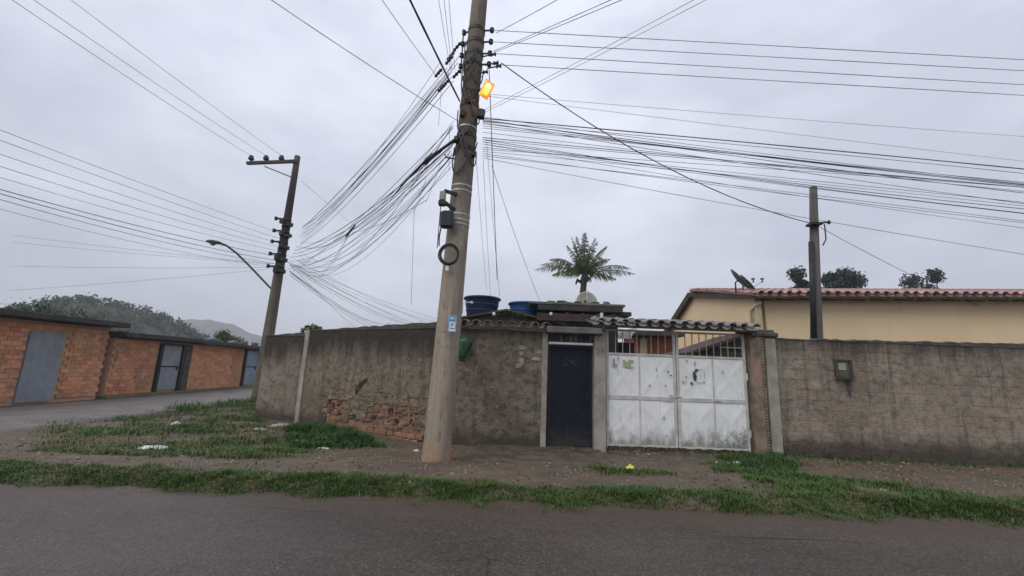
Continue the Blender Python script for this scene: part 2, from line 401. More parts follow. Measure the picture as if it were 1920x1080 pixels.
c = b.mix(b.rng(b.noise(1.1, 6, .65), .3, .7), (.088, .062, .042), (.14, .105, .074))
c = b.mix(b.math('MULTIPLY', b.rng(b.noise((2.6, 5, 2), 6, .7), .5, .68), .6), c, (.18, .135, .095))
c = b.mix(b.math('MULTIPLY', b.rng(b.noise((.9, 2.2, 1), 6, .7), .5, .65), .7), c, (.075, .06, .048))
c = b.mix(b.math('MULTIPLY', b.rng(b.noise(1.7, 6, .75), .52, .66), .55), c, (.085, .10, .04))
c = b.mix(b.math('MULTIPLY', b.rng(b.noise((.7, 1.5, 1), 5, .7), .60, .72), .6), c, (.25, .13, .075))
c = b.mix(b.math('MULTIPLY', b.rng(b.noise((11, 20, 11), 5, .75), .52, .66), .55), c, (.045, .034, .024))
c = b.mix(b.math('MULTIPLY', b.rng(b.noise((16, 26, 16), 4, .75), .57, .70), .5), c, (.27, .215, .155))
c = b.mix(b.math('MULTIPLY', b.rng(b.noise((5, 9, 5), 5, .75), .56, .70), .6), c, (.07, .082, .03))
c = b.mix(b.rng(b.voro(70, out='Distance'), .18, .05, 0, .35), c, (.30, .26, .22))
b.col(c); b.l(b.rng(b.noise(1.3, 4), .35, .65, .55, .85), b.b.inputs['Roughness']); b.set(spec=.4)
b.bump(b.math('ADD', b.noise(45, 5, .7), b.math('MULTIPLY', b.noise(9, 5), 2.0)), .8, .02)
M['dirt'] = b.m
M['concrete_path'] = simple('worn wet concrete', (.125, .098, .072), (.062, .048, .036), 3.2, .7, .9, 16, .025)
M['street'] = simple('pale side street', (.17, .155, .145), (.125, .11, .10), 1.4, .6, .5, 40)
M['soil'] = simple('far ground', (.10, .10, .06), (.075, .085, .045), .2, .95, 0)
def leaf_mat(name, c1, c2, c3, tr=.25, rough=.55):
    b = NB(name)
    c = b.mix(b.island(), c1, c2)
    c = b.mix(b.math('MULTIPLY', b.rng(b.noise(1.2, 4), .45, .65), .7), c, c3)
    b.col(c); b.set(rough=rough, spec=.3)
    return b.m
M['grass'] = leaf_mat('verge grass', (.034, .082, .014), (.085, .145, .026), (.062, .088, .020))
M['grass_d'] = leaf_mat('lush grass', (.020, .062, .012), (.05, .115, .022), (.03, .075, .015))
M['grass_dry'] = leaf_mat('dry grass', (.14, .125, .05), (.085, .11, .03), (.15, .115, .06))
M['palm'] = leaf_mat('palm leaf', (.045, .072, .022), (.10, .125, .038), (.065, .09, .03))
M['palm_t'] = simple('palm trunk', (.06, .055, .055), (.035, .033, .035), 5, .9, .6, 12, .03)
M['tree'] = leaf_mat('dark tree leaf', (.022, .034, .03), (.042, .058, .042), (.03, .045, .035))
M['hill_leaf'] = leaf_mat('hill forest leaf', (.03, .05, .022), (.055, .08, .035), (.04, .06, .03))
M['bark'] = simple('bark', (.07, .055, .045), (.045, .036, .03), 6, .9, .5, 20)
M['hill'] = simple('forest hill', (.045, .06, .03), (.03, .045, .022), .03, .95, 0)
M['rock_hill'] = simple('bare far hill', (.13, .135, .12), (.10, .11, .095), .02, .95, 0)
M['shrub'] = leaf_mat('shrub leaf', (.05, .085, .025), (.09, .125, .04), (.06, .10, .03))

# ------------------------------------------------------------------ ground
def sstep(t): t = np.clip(t, 0, 1); return t*t*(3-2*t)
def gz(x, y):
    x = np.asarray(x, float); y = np.asarray(y, float)
    e = (fbm(x*1.3, y*1.3, 5)-.5)*.42
    up = sstep((y-5.12+e)/.42)*.115-.05
    back = -sstep((y-6.0)/2.2)*.085
    n = (fbm(x*.9, y*.9, 11)-.5)*.06+(fbm(x*4, y*4, 21)-.5)*.022
    mound = .10*np.exp(-((x+4.2)**2/3.0+(y-9.3)**2/.5))
    right = .09*np.exp(-((x-5.3)**2/.5+(y-8.2)**2/.6))
    return up+back+n*sstep((y-5.0)/.5)+mound+right
def GZ(x, y): return float(gz(np.array([x]), np.array([y]))[0])

me = MB(); me.add([(-720, -120, -.3), (720, -120, -.3), (720, 880, -.3), (-720, 880, -.3)], [(0, 1, 2, 3)])
tag(me.build('ground', M['soil']), kind='structure', label='flat ground running out to the horizon')
n = 60; xs = np.linspace(-60, 60, 241); ys = np.linspace(-9, 5.6, 60)
X, Y = np.meshgrid(xs, ys); Z = .0-.012*((Y-1.5)/4)**2+(fbm(X*.35, Y*.35, 3)-.5)*.02
idx = np.arange(X.size).reshape(X.shape)
F = np.stack([idx[:-1, :-1], idx[:-1, 1:], idx[1:, 1:], idx[1:, :-1]], -1).reshape(-1, 4)
tag(np_mesh('road', np.stack([X, Y, Z], -1).reshape(-1, 3), F, M['asphalt'], smooth=True), kind='structure', label='wet brown grey asphalt road in front of the wall')
xs = np.linspace(-14, 15, 500); ys = np.linspace(4.75, 12.6, 150)
X, Y = np.meshgrid(xs, ys); Z = gz(X, Y)
idx = np.arange(X.size).reshape(X.shape)
F = np.stack([idx[:-1, :-1], idx[:-1, 1:], idx[1:, 1:], idx[1:, :-1]], -1).reshape(-1, 4)
tag(np_mesh('dirt_pavement', np.stack([X, Y, Z], -1).reshape(-1, 3), F, M['dirt'], smooth=True), kind='structure', label='bare dirt footway between the road and the wall')
xs = np.linspace(-14, 40, 80); ys = np.linspace(12.5, 60, 80)
X, Y = np.meshgrid(xs, ys); Z = -.02+(fbm(X*.3, Y*.3, 9)-.5)*.05
idx = np.arange(X.size).reshape(X.shape)
F = np.stack([idx[:-1, :-1], idx[:-1, 1:], idx[1:, 1:], idx[1:, :-1]], -1).reshape(-1, 4)
tag(np_mesh('yard_ground', np.stack([X, Y, Z], -1).reshape(-1, 3), F, M['dirt']), kind='structure', label='bare ground of the yards behind the wall')
ys = np.linspace(5.0, 60, 120); xs = np.linspace(-12.9, -9.0, 24)
X, Y = np.meshgrid(xs, ys); edge = np.where(X > -9.2, (fbm(Y*.8, X*0, 4)-.5)*.5, 0)
X = X+edge; Z = .06+(fbm(X*.6, Y*.6, 8)-.5)*.03-.03*np.abs((X+11)/2)**2; Z[:, -1] = -.2; Z[:, 0] = -.2; Z[0] = -.2
idx = np.arange(X.size).reshape(X.shape)
F = np.stack([idx[:-1, :-1], idx[:-1, 1:], idx[1:, 1:], idx[1:, :-1]], -1).reshape(-1, 4)
tag(np_mesh('side_street', np.stack([X, Y, Z], -1).reshape(-1, 3), F, M['street'], smooth=True), kind='structure', label='pale side street passing the brick outbuilding')
def rough_slab(name, x0, x1, y0, y1, top, label):
    xs = np.linspace(x0, x1, 40); ys = np.linspace(y0, y1, 30)
    X, Y = np.meshgrid(xs, ys)
    wob = (fbm(X*2.5, Y*2.5, 31)-.5)*.22
    X2 = X+wob*((X-x0 < .01) | (x1-X < .01)); Y2 = Y+wob*((Y-y0 < .01))
    Z = top+(fbm(X*1.5, Y*1.5, 17)-.5)*.03
    border = (X-x0 < .01) | (x1-X < .01) | (Y-y0 < .01)
    Z = np.where(border, -.12, Z)
    idx = np.arange(X.size).reshape(X.shape)
    F = np.stack([idx[:-1, :-1], idx[:-1, 1:], idx[1:, 1:], idx[1:, :-1]], -1).reshape(-1, 4)
    tag(np_mesh(name, np.stack([X2, Y2, Z], -1).reshape(-1, 3), F, M['concrete_path']), kind='structure', label=label)
rough_slab('pavement', -.6, 1.85, 7.25, 8.95, .02, 'worn concrete apron in front of the navy door')
rough_slab('driveway', 2.05, 4.55, 7.0, 8.9, -.005, 'worn concrete ramp in front of the white gate')

# hills
def hill(name, cx, cy, rx, ry, h, mat, label, seed, rough=.12):
    t = np.linspace(-1.6, 1.6, 90); X, Y = np.meshgrid(t, t)
    r2 = X**2+Y**2
    Z = h*np.exp(-r2*1.6)*(1+rough*4*(fbm(X*2.2+9, Y*2.2, seed)-.5))+h*rough*.5*(fbm(X*14, Y*14, seed+3)-.5)-h*.06
    idx = np.arange(X.size).reshape(X.shape)
    F = np.stack([idx[:-1, :-1], idx[:-1, 1:], idx[1:, 1:], idx[1:, :-1]], -1).reshape(-1, 4)
    V = np.stack([cx+X*rx, cy+Y*ry, Z], -1)
    o = np_mesh(name, V.reshape(-1, 3), F, mat, smooth=True)
    tag(o, kind='structure', label=label); return V
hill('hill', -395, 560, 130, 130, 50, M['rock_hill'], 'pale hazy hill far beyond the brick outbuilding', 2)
HV = hill('hill', -117, 122, 30, 40, 15.5, M['hill'], 'dark wooded hill rising at the far left', 6)

# ------------------------------------------------------------------ leaves
def leaf_cloud(name, mat, centres, radii, count, size, parent=None, seed=1, squash=1.0, shell=.55):
    g = np.random.default_rng(seed)
    cs = np.array(centres, float); rs = np.array(radii, float)
    w = rs**2/np.sum(rs**2); k = g.choice(len(cs), count, p=w)
    d = g.normal(size=(count, 3)); d /= np.linalg.norm(d, axis=1)[:, None]
    rad = rs[k]*(shell+(1-shell)*g.random(count))*(1+.18*g.normal(size=count))
    p = cs[k]+d*rad[:, None]*np.array([1, 1, squash])
    a = g.normal(size=(count, 3)); a /= np.linalg.norm(a, axis=1)[:, None]
    bb = np.cross(a, g.normal(size=(count, 3))); bb /= np.linalg.norm(bb, axis=1)[:, None]
    s = size*(.5+g.random(count))[:, None]
    V = np.stack([p-a*s, p+bb*s*.45, p+a*s, p-bb*s*.45], 1).reshape(-1, 3)
    F = np.arange(count*4).reshape(-1, 4)
    return np_mesh(name, V, F, mat, parent)

g = np.random.default_rng(3)
sel = HV.reshape(-1, 3); sel = sel[sel[:, 2] > .5]
pts = sel[g.choice(len(sel), 900)]+np.c_[g.normal(size=(900, 2))*.6, g.random(900)*1.2]
tag(leaf_cloud('hill_forest', M['hill_leaf'], pts, .9+g.random(900)*1.2, 42000, .5, seed=5), kind='stuff', label='bushy forest covering the dark hill at the far left')

def tree(name, label, base, h, clumps, count, size, mat, group=None, r=.22, seed=1):
    t = thing(name, label, 'tree', base, group=group)
    base = Vector(base)
    mb = MB(); pts = [base+Vector((rnd.uniform(-.1, .1)*i, rnd.uniform(-.1, .1)*i, h*i/6)) for i in range(7)]
    mb.tube(pts, [r*(1-.11*i) for i in range(7)], 8); mb.build('trunk', M['bark'], t, True)
    mb = MB()
    for c, rr in clumps:
        k = base+Vector(c); mb.tube([pts[3], (pts[4]+k)/2+Vector((0, 0, -.2)), k], [r*.45, r*.3, r*.1], 5)
    mb.build('limbs', M['bark'], t, True)
    leaf_cloud('crown', mat, [base+Vector(c) for c, _ in clumps], [rr for _, rr in clumps], count, size, t, seed, .9, .05)
    return t
# two dark trees and a thin one beyond the tiled house, far back
def ctree(label, px, py, Y, spread, seed, n=9, size=.16, count=3000, group='dark trees behind the tiled house', flat=1.0):
    top = at(px, py, Y); rr = random.Random(seed)
    base = (top.x, top.y, 0)
    cl = []
    for i in range(n):
        cl.append(((rr.uniform(-1, 1)*spread*.8, rr.uniform(-1, 1)*spread*.8, top.z-.35-rr.random()*spread*2.6*flat), spread*rr.uniform(.34, .62)))
    tree('dark_tree', label, base, top.z*.82, cl, count, size, M['tree'], group, .16, seed)
ctree('dark tree rising behind the pink tiled roof just left of the weathered post', 1494, 497, 34, 1.05, 4, 12, .13, 5200)
ctree('round dark bushy tree behind the pink tiled roof right of the weathered post', 1582, 503, 34, 1.3, 8, 15, .13, 7000)
ctree('thin sparse dark tree between the weathered post and the round bushy tree', 1541, 510, 36, .55, 15, 4, .12, 420)
ctree('dark leafy tree behind the tiled roof at its far right end', 1740, 510, 38, 1.5, 21, 14, .14, 6500)
tree('shrub_tree', 'pale green shrub tree behind the low brick outbuilding roof', (-16.2, 24.5, 0), 2.3, [((0, 0, 2.5), .55), ((.5, .2, 2.3), .45), ((-.4, .3, 2.7), .4)], 2600, .06, M['shrub'], None, .1, 9)
tree('shrub_tree', 'dark bushy tree standing behind the brick outbuilding at its left end', (-19.5, 20, 0), 3.0, [((0, 0, 2.5), .8), ((1.1, .2, 2.1), .6), ((-1, .3, 2.7), .8), ((-2.2, 0, 2.9), .9), ((-3.4, 0, 2.9), .9)], 9000, .06, M['hill_leaf'], None, .16, 10)

# palm
pc = at(1095, 513, 22); PB = Vector((pc.x-.02, 22, 0))
pt = thing('coconut_palm', 'young coconut palm with feathery fronds rising behind the low house', 'palm tree', PB)
mb = MB(); pp = [PB+Vector((.10*math.sin(i*.7), 0, pc.z*i/10)) for i in range(11)]
mb.tube(pp, [.24-.009*i for i in range(10)]+[.17], 10); mb.build('trunk', M['palm_t'], pt, True)
for i in range(6):
    mb = MB(); a = rnd.uniform(0, 6.28); z0 = pc.z-.1-rnd.random()*.4
    d = Vector((math.cos(a), math.sin(a), 0))
    p0 = Vector((pc.x, 22, z0))+d*.2
    mb.tube([p0, p0+d*.18+Vector((0, 0, .1)), p0+d*.3+Vector((0, 0, -.12))], [.09, .06, .02], 5)
    mb.build('leaf_base', M['palm_t'], pt, True)
def frond(az, el, L, droop, seed, wid=.40):
    """one feather leaf: bent rib with paired hanging leaflets"""
    rr = random.Random(seed); d = Vector((math.cos(az), math.sin(az), 0)); s = Vector((-d.y, d.x, 0))
    base = Vector((pc.x, 22, pc.z))+d*.1
    ribs = []; p = base.copy(); e = el; N = 22
    for i in range(N+1):
        ribs.append(p.copy()); p = p+(d*math.cos(e)+Vector((0, 0, 1))*math.sin(e))*(L/N); e -= droop/N*(.2+1.7*i/N)
    f = MB(); f.tube(ribs, [.045*(1-i/(N+2)) for i in range(N+1)], 5)
    o = f.build('frond', M['palm'], pt, True)
    lf = MB()
    for i in range(2, N+1):
        for q in range(2):
            if rr.random() < .14: continue
            t = (i-q*.5)/N; a = ribs[i]*(1-q*.5)+ribs[i-1]*(q*.5)
            tang = (ribs[min(i+1, N)]-ribs[i-1]).normalized()
            up = s.cross(tang).normalized()
            if up.z < 0: up = -up
            ln = (wid if el < R(60) else wid*.75)*(math.sin(math.pi*min(1, .16+t*.86))**.7)*rr.uniform(.8, 1.15)+.08
            for sg in (-1, 1):
                dr = (s*sg*.55+tang*.55-Vector((0, 0, 1))*rr.uniform(.45, 1.25)).normalized()
                w_ = tang*.022
                m_ = a+dr*ln*.5+up*.03; e_ = a+dr*ln-Vector((0, 0, .10*ln))
                lf.add([a-w_*.6, a+w_*.6, m_+w_, m_-w_, e_], [(0, 1, 2, 3), (3, 2, 4)])
    tag(lf.build('leaflets', M['palm'], o), kind='stuff')
for k, (az, el, L, dr) in enumerate([(178, 19, 2.6, .85), (188, 27, 2.35, 1.0), (172, 48, 2.0, 1.25), (3, 28, 2.5, .95), (-8, 12, 2.5, .6), (12, 52, 1.7, .9),
                                     (165, 80, 2.1, .3), (25, 77, 2.05, .45), (85, 88, 2.3, .1), (-95, 82, 2.1, .35), (130, 78, 2.0, .4), (60, 76, 1.9, .5), (-60, 76, 1.9, .5), (-130, 77, 1.95, .4), (205, 68, 1.7, .7), (-30, 64, 1.8, .7),
                                     (-65, 45, 1.7, 1.4), (-115, 35, 1.6, 1.2), (65, 45, 1.8, 1.2), (115, 40, 1.8, 1.2), (194, 6, 1.7, .7), (-14, 0, 1.6, .6)]):
    frond(R(az), R(el), L, dr, k+50)

# ------------------------------------------------------------------ block walls
def block_mesh(name, mat, w, h, d, seed, hole=None, b_=.006):
    rr = random.Random(seed); mb = MB()
    j = lambda: rr.uniform(-.6, .6)*b_
    x, z = w/2, h/2
    P = [(-x, 0, -z), (x, 0, -z), (x, 0, z), (-x, 0, z),
         (-x, d, -z), (x, d, -z), (x, d, z), (-x, d, z)]
    fr = [(-x+b_+j(), -b_+j(), -z+b_+j()), (x-b_+j(), -b_+j(), -z+b_+j()), (x-b_+j(), -b_+j(), z-b_+j()), (-x+b_+j(), -b_+j(), z-b_+j())]
    F = [(0, 4, 5, 1)[::-1], (3, 2, 6, 7)[::-1], (0, 3, 7, 4)[::-1], (1, 5, 6, 2)[::-1], (4, 7, 6, 5)[::-1]]
    mb.add(P+fr, F+[(0, 1, 9, 8), (1, 2, 10, 9), (2, 3, 11, 10), (3, 0, 8, 11)])
    if not hole: mb.add(fr, [(0, 1, 2, 3)])
    else:
        k = len(mb.v)
        hx0, hx1, hz = hole
        inn = [(hx0*x, -b_, -hz*z), (hx1*x, -b_, -hz*z), (hx1*x, -b_, hz*z), (hx0*x, -b_, hz*z)]
        dep = [(a, .05, c) for a, _, c in inn]
        mb.add(fr+inn+dep, [(0, 1, 5, 4), (1, 2, 6, 5), (2, 3, 7, 6), (3, 0, 4, 7), (4, 5, 9, 8), (5, 6, 10, 9), (6, 7, 11, 10), (7, 4, 8, 11)])
        me = mb.mesh(name, mat); me.materials.append(M['hole'])
        k0 = len(me.polygons)
        return mb, dep
    return mb, None
def mk_block(name, mat, w, h, d, seed, hole=None, b_=.006):
    mb, dep = block_mesh(name, mat, w, h, d, seed, hole, b_)
    nf = len(mb.f)
    if dep: mb.add(dep, [(0, 1, 2, 3)])
    me = mb.mesh(name, mat)
    if dep:
        me.materials.append(M['hole'])
        for i in range(nf-4, nf+1): me.polygons[i].material_index = 1
    return me

def block_wall(name, label, p0, p1, h0, h1, mat, bl=.39, rows=11, zbase=-.12, joint=.006, rec=.005, patch=None, capmat=None, th=.16, seed=1, cut=None, b_=.003, gaps=0.0):
    """masonry wall; local x runs from p0 to p1, local -y faces the street"""
    p0 = Vector(p0); p1 = Vector(p1); L = (p1-p0).length; a = math.atan2(p1.y-p0.y, p1.x-p0.x)
    t = thing(name, label, 'wall', (p0.x, p0.y, 0), a)
    rr = random.Random(seed)
    hm = min(h0, h1)-.02; rh = (hm-zbase)/rows
    mb = MB()
    if not cut: mb.box((L/2, th/2, (zbase+hm)/2), (L-.002, th-2*rec, hm-zbase-.004))
    else:
        u0, u1, zc = cut
        mb.box((u0/2, th/2, (zbase+hm)/2), (u0-.002, th-2*rec, hm-zbase-.004)); mb.box(((u1+L)/2, th/2, (zbase+hm)/2), (L-u1-.002, th-2*rec, hm-zbase-.004))
        mb.box(((u0+u1)/2, th/2, (zc+hm)/2), (u1-u0, th-2*rec, hm-zc-.004)); mb.box(((u0+u1)/2, th*.75, (zbase+zc)/2), (u1-u0, th*.5-.01, zc-zbase))
    tag(mb.build('mortar_core', mat, t, local=True), kind='stuff')
    var = [mk_block('block', mat, bl-joint, rh-joint, th/2, seed*10+i, None, b_) for i in range(4)]
    half = [mk_block('block', mat, bl/2-joint, rh-joint, th/2, seed*10+5+i, None, b_) for i in range(2)]
    for r in range(rows):
        z = zbase+(r+.5)*rh; x = 0.0
        off = r % 2
        while x < L-.02:
            w = bl/2 if (off and x == 0) else bl
            w = min(w, L-x)
            cx = x+w/2
            if not (patch and patch(cx, z)) :
                meh = rr.choice(half if w < bl*.7 else var); nom = (bl/2 if w < bl*.7 else bl)
                Mx = mw(t) @ Matrix.Translation((cx, rr.uniform(-.4, .4)*b_, z)) @ Matrix.Rotation(rr.uniform(-.6, .6)*b_, 4, 'Z') @ Matrix.Diagonal((min(1.0, (w-joint)/(nom-joint))*(.965 if rr.random() < gaps else 1), 1, (.94 if rr.random() < gaps else 1), 1))
                put(meh, 'block', t, Mx)
            x += w
    # coping: rough mortar cap with an uneven, slightly sloping top
    N = max(8, int(L/.12)); vs = []; fs = []
    for i in range(N+1):
        x = L*i/N; top = h0+(h1-h0)*i/N+rr.uniform(-.014, .014)
        o = rr.uniform(.008, .022)
        vs += [(x, -o, hm), (x, -o+.004, top-.012), (x, th/2, top+rr.uniform(0, .012)), (x, th+.012, top-.012), (x, th+.012, hm)]
    for i in range(N):
        for k in range(4): fs.append((i*5+k, (i+1)*5+k, (i+1)*5+k+1, i*5+k+1))
        fs.append((i*5+4, (i+1)*5+4, (i+1)*5, i*5))
    fs += [(4, 3, 2, 1, 0)[::-1], tuple(N*5+k for k in (4, 3, 2, 1, 0))]
    mb = MB(); mb.add(vs, fs); mb.build('coping', capmat or mat, t, local=True)
    t['_L'] = L
    return t

# left wall with the fallen render and bare brick at its foot
def pmask(u, z):
    if z < .10 or z > .92: return False
    lo = 1.0+.15*math.sin(z*9); hi = 4.02-.25*max(0, z-.45)*2
    topz = .62+.16*math.sin(u*2.1+.6)+.08*math.sin(u*5.3)
    if 1.9 < u < 2.7: topz -= .16
    return lo < u < hi and z < topz
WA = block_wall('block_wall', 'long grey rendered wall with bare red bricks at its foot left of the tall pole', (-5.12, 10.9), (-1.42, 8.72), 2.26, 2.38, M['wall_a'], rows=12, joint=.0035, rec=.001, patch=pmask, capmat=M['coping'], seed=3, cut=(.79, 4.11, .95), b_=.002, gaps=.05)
mb = MB(); mb.box((.0, -.012, 1.04), (.15, .06, 2.42), bev=.008); mb.build('concrete_post', M['pier'], WA, local=True)
bm_ = [mk_block('brick', M['brick'], .185, .088, .05, 70+i) for i in range(4)] + [mk_block('brick', M['brick'], .185, .088, .05, 80, (-.75, -.1, .7)), mk_block('brick', M['brick'], .185, .088, .05, 81, (-.6, .55, .72)), mk_block('brick', M['brick'], .185, .088, .05, 82, (.1, .8, .7))]
mb = MB(); mb.box((2.45, .043, .40), (3.318, .046, 1.06)); mb.build('mortar_bed', M['mortar'], WA, local=True)
for r in range(10):
    z = -.08+r*.1+.05
    for k in range(22):
        u = .78+k*.195+(r % 2)*.097+rnd.uniform(-.004, .004)
        if u > 4.2: continue
        # fill only where the blocks were left out
        rowh = (2.24+.12)/12; br = int((z+.12)/rowh); zc = -.12+(br+.5)*rowh
        off = br % 2; x0 = 0 if not off else .195
        if u < x0: uc = x0/2
        else: uc = x0+(int((u-x0)/.39)+.5)*.39
        if not pmask(uc, zc): continue
        q = rnd.random()
        meb = bm_[rnd.randrange(4)] if q < .66 else bm_[4+rnd.randrange(3)]
        dy = rnd.uniform(-.006, .012)
        put(meb, 'brick', WA, mw(WA) @ Matrix.Translation((u, .016+dy, z)) @ Euler((rnd.uniform(-.03, .03), rnd.uniform(-.02, .02), rnd.uniform(-.04, .04))).to_matrix().to_4x4())
# lumps of mortar left round the broken edge, and bricks spalled over the border
for k in range(46):
    u = rnd.uniform(.8, 4.1); z = rnd.uniform(.12, .95)
    if pmask(u, z) and rnd.random() < .6: continue
    mb = MB(); w = rnd.uniform(.03, .1); h = rnd.uniform(.02, .06)
    n_ = 7; ring = [(u+w*math.cos(6.283*i/n_)*rnd.uniform(.7, 1.1), -.004, z+h*math.sin(6.283*i/n_)*rnd.uniform(.7, 1.1)) for i in range(n_)]
    inner = [(u+(p[0]-u)*.6, -.014-rnd.random()*.006, z+(p[2]-z)*.6) for p in ring]
    mb.add(ring+inner, [(i, (i+1) % n_, n_+(i+1) % n_, n_+i) for i in range(n_)]+[tuple(range(n_, 2*n_))])
    mb.build('render_scab', M['brick'] if z < .75 and 1.0 < u < 4 and rnd.random() < .8 else M['wall_a'], WA, local=True)
rowh = (2.24+.12)/12
for br in range(0, 6):
    zc = -.12+(br+.5)*rowh
    for k in range(12):
        uc = (k+.5)*.39 if br % 2 == 0 else .195+(k+.5)*.39
        if not pmask(uc, zc): continue
        for (du, dz) in ((-.39, 0), (.39, 0), (0, rowh), (.195, rowh), (-.195, rowh)):
            if pmask(uc+du, zc+dz): continue
            for q in range(4):
                eu = uc+(.195 if du > .3 else -.195 if du < -.3 else rnd.uniform(-.19, .19)); ez = zc+(rowh/2 if dz > 0 else rnd.uniform(-.09, .09))
                w = rnd.uniform(.035, .085); h = rnd.uniform(.025, .06); n_ = 8; mb = MB()
                ring = [(eu+w*math.cos(6.283*i/n_)*rnd.uniform(.7, 1.2), .006, ez+h*math.sin(6.283*i/n_)*rnd.uniform(.7, 1.2)) for i in range(n_)]
                inner = [(eu+(p[0]-eu)*.75, -.003-rnd.random()*.005, ez+(p[2]-ez)*.75) for p in ring]
                mb.add(ring+inner, [(i, (i+1) % n_, n_+(i+1) % n_, n_+i) for i in range(n_)]+[tuple(range(n_, 2*n_))])
                mb.build('render_scab', M['wall_a'], WA, local=True)
for r in range(2):
    for k in range(13):
        u = 1.5+k*.195+(r % 2)*.09
        put(rnd.choice(bm_[:4]), 'brick', WA, mw(WA) @ Matrix.Translation((u, -.055+r*.03+rnd.uniform(-.012, .012), -.03+r*.1)) @ Euler((rnd.uniform(-.08, .08), rnd.uniform(-.05, .05), rnd.uniform(-.09, .09))).to_matrix().to_4x4())
M['mud'] = simple('brick mud', (.19, .115, .075), (.13, .09, .065), 8, .95, .9, 18, .02)
for k in range(120):
    u = rnd.uniform(1.0, 4.0); z = rnd.uniform(.02, .72); w = rnd.uniform(.04, .13); h = rnd.uniform(.02, .06); n_ = 9; mb = MB()
    if not pmask(u, max(z, .12)): continue
    ring = [(u+w*math.cos(6.283*i/n_)*rnd.uniform(.6, 1.2), .012, z+h*math.sin(6.283*i/n_)*rnd.uniform(.6, 1.2)) for i in range(n_)]
    inner = [(u+(p[0]-u)*.6, -.006-rnd.random()*.012, z+(p[2]-z)*.6) for p in ring]
    mb.add(ring+inner, [(i, (i+1) % n_, n_+(i+1) % n_, n_+i) for i in range(n_)]+[tuple(range(n_, 2*n_))])
    mb.build('mud_patch', M['mud'], WA, local=True)
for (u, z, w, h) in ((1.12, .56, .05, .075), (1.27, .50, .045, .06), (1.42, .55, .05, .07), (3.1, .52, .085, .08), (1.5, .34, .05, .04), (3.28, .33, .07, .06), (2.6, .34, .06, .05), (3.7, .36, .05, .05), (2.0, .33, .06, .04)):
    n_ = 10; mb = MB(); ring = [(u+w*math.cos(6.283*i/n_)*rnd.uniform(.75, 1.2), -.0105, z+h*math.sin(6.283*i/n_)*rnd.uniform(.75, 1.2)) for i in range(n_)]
    mb.add(ring, [tuple(range(n_))]); mb.build('hollow_shade', M['hole'], WA, local=True)  # flat dark patches, the shade of broken hollows put into colour
# flat black strip painting the shade of a diagonal gash in the render
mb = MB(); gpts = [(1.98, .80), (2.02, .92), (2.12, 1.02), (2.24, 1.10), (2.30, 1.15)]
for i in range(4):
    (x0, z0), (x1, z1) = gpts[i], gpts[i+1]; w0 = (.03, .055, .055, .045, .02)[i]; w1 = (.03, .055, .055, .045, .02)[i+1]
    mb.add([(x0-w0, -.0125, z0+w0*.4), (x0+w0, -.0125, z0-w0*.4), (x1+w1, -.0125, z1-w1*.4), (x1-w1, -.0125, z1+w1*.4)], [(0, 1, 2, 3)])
mb.build('stain_or_shade', M['hole'], WA, local=True)
WB = block_wall('block_wall', 'short grey end wall between the concrete post and the dark leaning pole', (-6.55, 11.55), (-5.22, 10.98), 2.12, 2.2, M['wall_b'], rows=11, joint=.003, rec=.001, capmat=M['coping'], seed=5, b_=.0015)
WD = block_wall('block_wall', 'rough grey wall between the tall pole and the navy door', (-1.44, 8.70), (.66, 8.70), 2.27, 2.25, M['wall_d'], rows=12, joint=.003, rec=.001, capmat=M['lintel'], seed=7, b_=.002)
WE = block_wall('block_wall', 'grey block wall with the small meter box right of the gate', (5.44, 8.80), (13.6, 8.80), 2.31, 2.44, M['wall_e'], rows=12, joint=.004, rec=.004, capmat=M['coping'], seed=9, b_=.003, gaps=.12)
# pier at the door side of that wall
mb = MB(); mb.box((2.10+.055, .08, 1.06), (.11, .19, 2.36), bev=.01); mb.build('pier', M['pier'], WD, local=True)
mb = MB()
for k in range(9):
    u = 1.62+rnd.random()*.42; z = rnd.uniform(1.5, 1.95); w = rnd.uniform(.03, .09); h = rnd.uniform(.02, .07)
    ring = [(u+w*math.cos(6.283*i/8)*rnd.uniform(.6, 1.2), -.0135-.0002*k, z+h*math.sin(6.283*i/8)*rnd.uniform(.6, 1.2)) for i in range(8)]
    mb.add(ring, [tuple(range(8))])
mb.build('whitewash_patch', M['pier'], WD, local=True)
mb = MB(); P0 = Vector((2.05, -.02, .72)); mb.box(P0, (.045, .03, .05), bev=.01); mb.box(P0+Vector((0, -.02, .12)), (.03, .02, .17), Euler((0, .35, 0)), bev=.006); mb.build('hinge_lump', M['lintel'], WD, local=True)

# gate piers
def pier(name, label, x0, x1, y0, y1, h, mat, marks=None):
    t = thing(name, label, 'pillar', ((x0+x1)/2, (y0+y1)/2, 0))
    mb = MB(); mb.box(((x0+x1)/2, (y0+y1)/2, h/2-.08), (x1-x0, y1-y0, h+.16), bev=.012); mb.build('shaft', mat, t)
    return t
P1 = pier('gate_pillar', 'pale concrete pillar between the navy door and the white gate', 1.70, 1.93, 8.62, 8.86, 2.3, M['pier'])
mb = MB()
for (x0, z0, x1, z1, w) in [(1.73, 1.93, 1.80, 1.945, .014), (1.80, 1.945, 1.795, 1.90, .014), (1.795, 1.90, 1.735, 1.85, .013), (1.735, 1.85, 1.80, 1.845, .012),
                            (1.835, 1.97, 1.84, 1.86, .018), (1.84, 1.92, 1.885, 1.97, .016), (1.845, 1.915, 1.895, 1.87, .018), (1.86, 1.98, 1.90, 1.985, .012)]:
    mb.bar((x0, 8.6195, z0), (x1, 8.6195, z1), .003, w, up=(0, 0, 1))
mb.build('painted_mark', M['lintel'], P1)
P2 = pier('gate_pillar', 'narrow pillar of flaking brown and pink paint at the right of the gate', 4.86, 5.07, 8.66, 8.9, 2.33, M['pier_old'])
